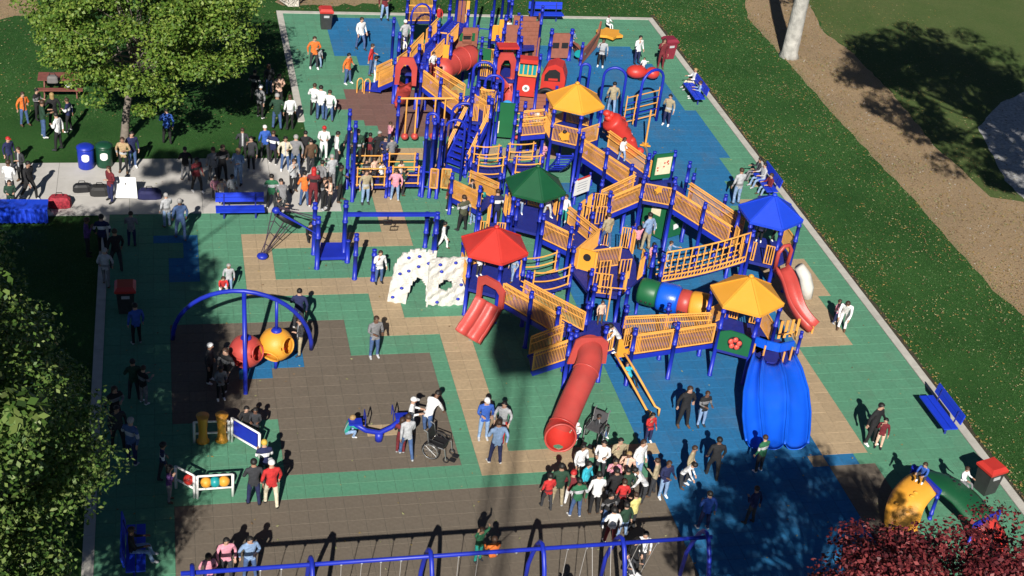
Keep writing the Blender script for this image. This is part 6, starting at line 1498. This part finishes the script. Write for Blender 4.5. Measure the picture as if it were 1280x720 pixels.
 (262, 478, 1.6, 60, 'stand', 'dark', 'black', 'short:white', "person with white hair in the shade below the big arch"),
 (283, 486, 1.65, 320, 'stand', 'black', 'black', 'short:brown', "person in black in the shade left of the arch's front leg"),
 (276, 500, 1.4, 20, 'stand', 'grey', 'black', 'short:black', "child in grey in the shade left of the arch's front leg"),
 # bottom left
 (283, 722, 1.5, 0, 'stand', 'pink', 'dark', 'long:black', "person in pale pink behind the left end of the swing frame"),
 (261, 738, 1.4, 10, 'stand', 'pink', 'navy', 'long:brown', "child in pink at the very left end of the swing frame"),
 (312, 722, 1.55, 20, 'stand', 'pale', 'jeans', 'short:black', "person in a pale denim jacket right of the one in pale pink"),
 # crowd on the brown rubber
 (690, 636, 1.4, 200, 'stand', 'red', 'dark', 'short:black', "child in a red shirt and dark trousers at the left front of the crowd"),
 (702, 632, 1.65, 180, 'stand', 'darkgreen', 'khaki', 'short:black', "person in dark green behind the red shirted child at the crowd's left"),
 (714, 633, 1.4, 160, 'stand', 'maroon', 'white', 'cap:red', "person with a red cap and white trousers in the crowd"),
 (723, 644, 1.5, 180, 'stand', 'green', 'jeans', 'short:black', "person in green with jeans at the front of the crowd"),
 (744, 639, 1.65, 180, 'stand', 'white', 'black', 'short:black', "broad person in a white shirt and black trousers at the crowd's centre front"),
 (727, 605, 1.55, 10, 'stand', 'white', 'dark', 'long:black', "person in white with long black hair at the back left of the crowd"),
 (748, 600, 1.55, 340, 'stand', 'white', 'dark', 'long:black', "long haired person in white at the back middle of the crowd"),
 (733, 620, 1.4, 20, 'stand', 'turq', 'dark', 'short:black', "child in pale turquoise inside the crowd"),
 (761, 617, 1.4, 350, 'stand', 'pink', 'dark', 'short:black', "child in pink inside the crowd"),
 (765, 600, 1.55, 10, 'stand', 'khaki', 'dark', 'short:black', "person in khaki at the back of the crowd"),
 (776, 612, 1.5, 340, 'stand', 'peach', 'brown', 'short:blond', "fair haired person in peach at the right of the crowd"),
 (792, 606, 1.7, 30, 'stand', 'white', 'pale', 'short:brown', "tall person in white at the crowd's back right"),
 (776, 630, 1.45, 200, 'stand', 'darkgreen', 'dark', 'short:black', "person in dark green at the middle right of the crowd"),
 (772, 640, 1.3, 170, 'stand', 'red', 'dark', 'short:brown', "child in red right of the broad white shirt"),
 (783, 657, 1.45, 200, 'stand', 'yellow', 'dark', 'short:brown', "person in pale yellow at the front right of the crowd"),
 (796, 627, 1.6, 250, 'bend', 'white', 'dark', 'short:black', "person in white bending forward at the right of the crowd"),
 (808, 622, 1.5, 250, 'stand', 'khaki', 'dark', 'short:brown', "person in beige and dark trousers at the crowd's right edge"),
 (827, 622, 1.5, 10, 'stand', 'navy', 'pale', 'short:brown', "person in navy standing apart right of the crowd"),
 (757, 652, 1.35, 20, 'stand', 'black', 'jeans', 'short:black', "child in black with jeans at the crowd's front"),
 (765, 632, 1.5, 180, 'stand', 'black', 'dark', 'short:black', "person in black behind the red child in the crowd"),
 (761, 679, 1.4, 180, 'stand', 'white', 'maroon', 'short:black', "child in a white shirt and dark red trousers between crowd and swings"),
 (777, 671, 1.35, 200, 'stand', 'darkgreen', 'pale', 'short:black', "child in dark green with pale trousers by the swing frame leg"),
 # tree shadow
 (858, 603, 1.5, 40, 'stand', 'khaki', 'dark', 'short:brown', "person with beige top at the left edge of the tree shadow"),
 (852, 610, 1.3, 60, 'bend', 'white', 'dark', 'short:black', "child in white bending at the left edge of the tree shadow"),
 (889, 598, 1.65, 180, 'stand', 'black', 'black', 'short:black', "person in black in the tree shadow below the wide slide"),
 (947, 590, 1.5, 200, 'stand', 'green', 'dark', 'short:brown', "child in green in the tree shadow just below the wide blue slide"),
 (936, 655, 1.5, 200, 'stand', 'navy', 'dark', 'short:brown', "person in navy deep in the tree shadow"),
 (878, 662, 1.5, 180, 'stand', 'blue', 'navy', 'short:black', "person in blue in the tree shadow at the swing frame's end"),
 # around the crowded bridge
 (456, 255, 1.6, 10, 'stand', 'khaki', 'pale', 'short:brown', "person in khaki in front of the crowded left bridge"),
 (493, 251, 1.5, 180, 'stand', 'pink', 'pale', 'short:brown', "person in pink with pale jeans in front of the right pipe bridge"),
 (446, 205, 1.65, 180, 'stand', 'darkgreen', 'black', 'short:black', "person in dark green behind the crowded left bridge"),
 (472, 205, 1.6, 10, 'stand', 'black', 'black', 'short:grey', "grey haired person in black behind the crowded left bridge"),
 (480, 208, 1.45, 350, 'stand', 'navy', 'black', 'short:black', "child in navy behind the crowded left bridge"),
 (503, 244, 1.35, 90, 'stand', 'darkgreen', 'dark', 'short:black', "child in dark green beside the right pipe bridge"),
 (546, 240, 1.3, 10, 'up', 'black', 'navy', 'short:brown', "child in black between two yellow gates by the narrow arch"),
]
PEOPLE += [
 (318, 128, 1.6, 160, 'stand', 'black', 'dark', 'short:black', "person in black on the shaded grass, farthest left near the back kerb"),
 (336, 118, 1.55, 200, 'stand', 'dark', 'jeans', 'long:brown', "long haired person in dark clothes in the shade above others near the back kerb"),
 (232, 226, 1.55, 200, 'stand', 'black', 'grey', 'short:black', "person in black with grey trousers at the left of the leafy plaza shade"),
 (246, 240, 1.6, 30, 'stand', 'maroon', 'black', 'short:black', "person in maroon with black trousers in the leafy plaza shade"),
 (314, 214, 1.65, 340, 'stand', 'dark', 'black', 'long:black', "long haired person in dark clothes at the upper right of the plaza shade"),
 (341, 206, 1.6, 170, 'stand', 'navy', 'black', 'short:brown', "person in navy and black on the grass just above the plaza's right part"),
 (366, 240, 1.55, 30, 'stand', 'lightgrey', 'black', 'short:brown', "person in light grey and black trousers on the open right part of the plaza"),
 (388, 216, 1.6, 200, 'stand', 'brown', 'dark', 'short:black', "person in brown at the plaza's top right corner"),
 (412, 262, 1.5, 280, 'stand', 'peach', 'black', 'long:brown', "person in peach at the foot of the blue posts by the plaza"),
 (437, 200, 1.55, 190, 'stand', 'dark', 'black', 'short:black', "person in dark clothes just right of the two broad blue posts"),
 (461, 204, 1.45, 160, 'stand', 'maroon', 'dark', 'short:black', "child in maroon behind the middle of the crowded bridge"),
 (488, 210, 1.5, 200, 'stand', 'grey', 'black', 'short:black', "person in grey at the right behind the crowded bridge"),
 (420, 206, 1.6, 90, 'stand', 'white', 'dark', 'short:black', "person in white with dark trousers left of the broad blue posts"),
 (586, 262, 1.45, 30, 'stand', 'dark', 'navy', 'short:black', "child in dark clothes at the foot of the short crowded ramp"),
 (607, 258, 1.3, 330, 'stand', 'khaki', 'dark', 'short:blond', "fair haired child in khaki beside the short crowded ramp"),
 (560, 262, 1.5, 60, 'stand', 'maroon', 'black', 'short:brown', "person in maroon pushing a wheelchair shaped frame under the stairs"),
]
PEOPLE[-1] = PEOPLE[-1][:8] + ("person in maroon and black under the foot of the blue stairs",)
def spread(r):
    x, y = r[0], r[1]
    if 684 < x < 815 and 596 < y < 660: x, y = 757+(x-757)*1.12+random.uniform(-2, 2), 624+(y-624)*1.14+random.uniform(-2, 2)
    return (x, y)+tuple(r[2:])
for r in PEOPLE: person(*spread(r))
# people on decks, slides and seats (z = height of what carries them)
UP = [
 (704, 277, 1.25, 330, 'stand', 'white', 'teal', 'short:brown', "child in white on the walkway beside the green roof", 1.2),
 (683, 272, 1.2, 30, 'stand', 'white', 'lightgrey', 'short:blond', "child in white under the right edge of the green roof", 1.2),
 (649, 268, 1.2, 10, 'stand', 'lightgrey', 'pale', 'short:blue', "child in light grey with a blue cap under the green roof", 1.2),
 (598, 345, 1.1, 20, 'stand', 'white', 'dark', 'short:brown', "child in white under the red roof at the slide's head", 1.2),
 (640, 351, 1.15, 300, 'stand', 'pale', 'pale', 'short:brown', "child in pale blue under the right of the red roof", 1.2),
 (756, 309, 1.5, 200, 'stand', 'khaki', 'jeans', 'short:brown', "person in khaki behind the gear panel", 1.2),
 (812, 335, 1.15, 20, 'stand', 'pink', 'brown', 'long:black', "child in pink by the left end of the baluster bridge", 1.2),
 (833, 333, 1.15, 30, 'reach', 'pale', 'pale', 'short:brown', "child in pale blue at the left end of the baluster bridge", 1.25),
 (776, 202, 1.15, 20, 'stand', 'white', 'pale', 'short:brown', "child in white on the long back ramp", 2.1),
 (948, 302, 1.15, 340, 'stand', 'white', 'black', 'short:black', "child in white under the left of the blue roof", 1.6),
 (968, 302, 1.15, 20, 'stand', 'white', 'black', 'short:black', "child in white and black under the right of the blue roof", 1.6),
 (749, 405, 1.0, 10, 'stand', 'peach', 'brown', 'short:brown', "child in peach behind the yellow door frame", 1.2),
 (768, 440, 1.35, 250, 'bend', 'white', 'dark', 'short:black', "person in white bending at the top of the yellow sliding rails", 1.2),
 (786, 478, 1.0, 30, 'lean', 'turq', 'black', 'short:brown', "child in turquoise on the yellow sliding rails", .55),
 (540, 92, 1.1, 20, 'stand', 'white', 'maroon', 'short:brown', "child in white on the back left railed ramp", 1.9),
 (505, 62, 1.5, 200, 'stand', 'lightgrey', 'dark', 'short:white', "white haired person in grey on the back left platform", 1.9),
 (503, 72, 1.0, 180, 'stand', 'white', 'dark', 'cap:white', "child with a white cap on the back left platform", 1.9),
 (634, 50, 1.1, 20, 'stand', 'white', 'dark', 'short:black', "child in white left of the brick tower", 2.2),
 (547, 35, 1.2, 200, 'stand', 'red', 'teal', 'short:black', "child in red and green at the far back platform", 2.2),
 (457, 228, 1.1, 10, 'stand', 'black', 'dark', 'short:black', "child in black on the left of the crowded bridge", .5),
 (467, 226, 1.1, 200, 'stand', 'peach', 'dark', 'short:brown', "child in peach on the crowded bridge", .5),
 (476, 230, 1.05, 20, 'stand', 'white', 'black', 'short:black', "child in white on the right of the crowded bridge", .5),
 (500, 228, 1.05, 20, 'stand', 'peach', 'jeans', 'long:brown', "child in peach on the right pipe bridge", .5),
 (677, 205, 1.1, 340, 'stand', 'pink', 'purple', 'short:brown', "child in pale pink at the right end of the bridge behind the green roof", .4),
 (661, 163, 1.1, 180, 'reach', 'pale', 'dark', 'short:black', "child in pale blue among the bead pipes", .4),
 (755, 165, 1.1, 60, 'stand', 'white', 'pale', 'short:brown', "child in white left of the red bumpy climber", 1.0),
 (785, 180, .9, 340, 'sit', 'pink', 'jeans', 'short:brown', "small child in pink sitting on the red bumpy climber", .55),
 (620, 255, 1.2, 180, 'stand', 'blue', 'dark', 'short:black', "child in blue left of the green roof", .6),
 (714, 62, 1.1, 10, 'stand', 'pale', 'peach', 'short:brown', "child in pale blue by the brown boat bow", 0),
 (760, 36, 1.0, 20, 'sit', 'white', 'white', 'short:brown', "child in white sitting on the yellow spinning seat", .05),
 (803, 88, .9, 340, 'sit', 'white', 'red', 'short:brown', "small child in white riding the red rider car", .1),
 (767, 452, 0, 0, '', '', '', '', '', 0),
 (863, 112, 1.5, -90, 'sit', 'white', 'cream', 'short:blond', "fair haired person in white and cream on the upper right bench", 0),
 (870, 124, 1.3, -90, 'sit', 'pale', 'navy', 'short:brown', "child in pale blue and navy on the upper right bench", 0),
 (948, 234, 1.55, -90, 'sit', 'lightgrey', 'pale', 'short:black', "person in light grey seated on the bench behind the blue tower", 0),
 (942, 226, 1.5, -90, 'sit', 'dark', 'grey', 'short:black', "dark haired person in grey on the left of the bench behind the blue tower", 0),
 (957, 244, 1.4, -90, 'sit', 'maroon', 'pale', 'short:brown', "person in maroon at the near end of the bench behind the blue tower", 0),
 (171, 702, 1.65, 90, 'sit', 'black', 'pale', 'short:brown', "person in a black jacket and pale jeans seated on the lower left bench", 0),
 (1151, 601, 1.2, 320, 'crouch', 'blue', 'dark', 'short:brown', "child in blue crouching at the top of the curved climber", 1.25),
 (1203, 611, 1.1, 20, 'sit', 'white', 'grey', 'short:brown', "child in white and grey sitting on the green part of the curved climber", .75),
 (387, 300, 1.3, 20, 'crouch', 'black', 'black', 'short:black', "child in black crouching on the blue step platform's left side", .1),
 (346, 268, 1.2, 90, 'crouch', 'dark', 'black', 'short:black', "child in dark clothes perched in the rope net", 1.0),
]
for r in UP:
    if r[2]: person(*r[:9], z=r[9])
# swing riders sit on the belts
for px, h, face, pose, top, bot, hair, lab in ((634, 1.35, 200, 'sit', 'orange', 'dark', 'short:brown', "child in bright orange on the swing in the third bay"), (722, 1.35, 180, 'sit', 'pink', 'pale', 'long:black', "child in a pale pink top on the swing seen from behind"), (752, 1.4, 150, 'lie', 'lightgrey', 'pale', 'short:brown', "child in light grey leaning far back on the swing"), (812, 1.3, 20, 'lean', 'dark', 'white', 'short:black', "child in dark clothes swinging beside the tree shadow")):
    s = sw_s[px]; sc_ = h/1.8; off = .50*sc_
    person(0, 0, h, face, pose, top, bot, hair, lab, pos=(s.x, s.y, s.z-off-.02))
person(0, 0, 1.3, 30, 'up', 'green', 'teal', 'short:brown', "child in green standing up beside the orange child on the swing", pos=tuple(sw_s[634]+Vector((-.35, .15, -.45))))
person(788, 716, 1.4, 10, 'stand', 'black', 'black', 'short:black', "person in black behind the swing near the tree shadow")
person(799, 708, 1.4, 340, 'stand', 'white', 'dark', 'short:black', "child with a white top behind the swings at the tree shadow's edge")
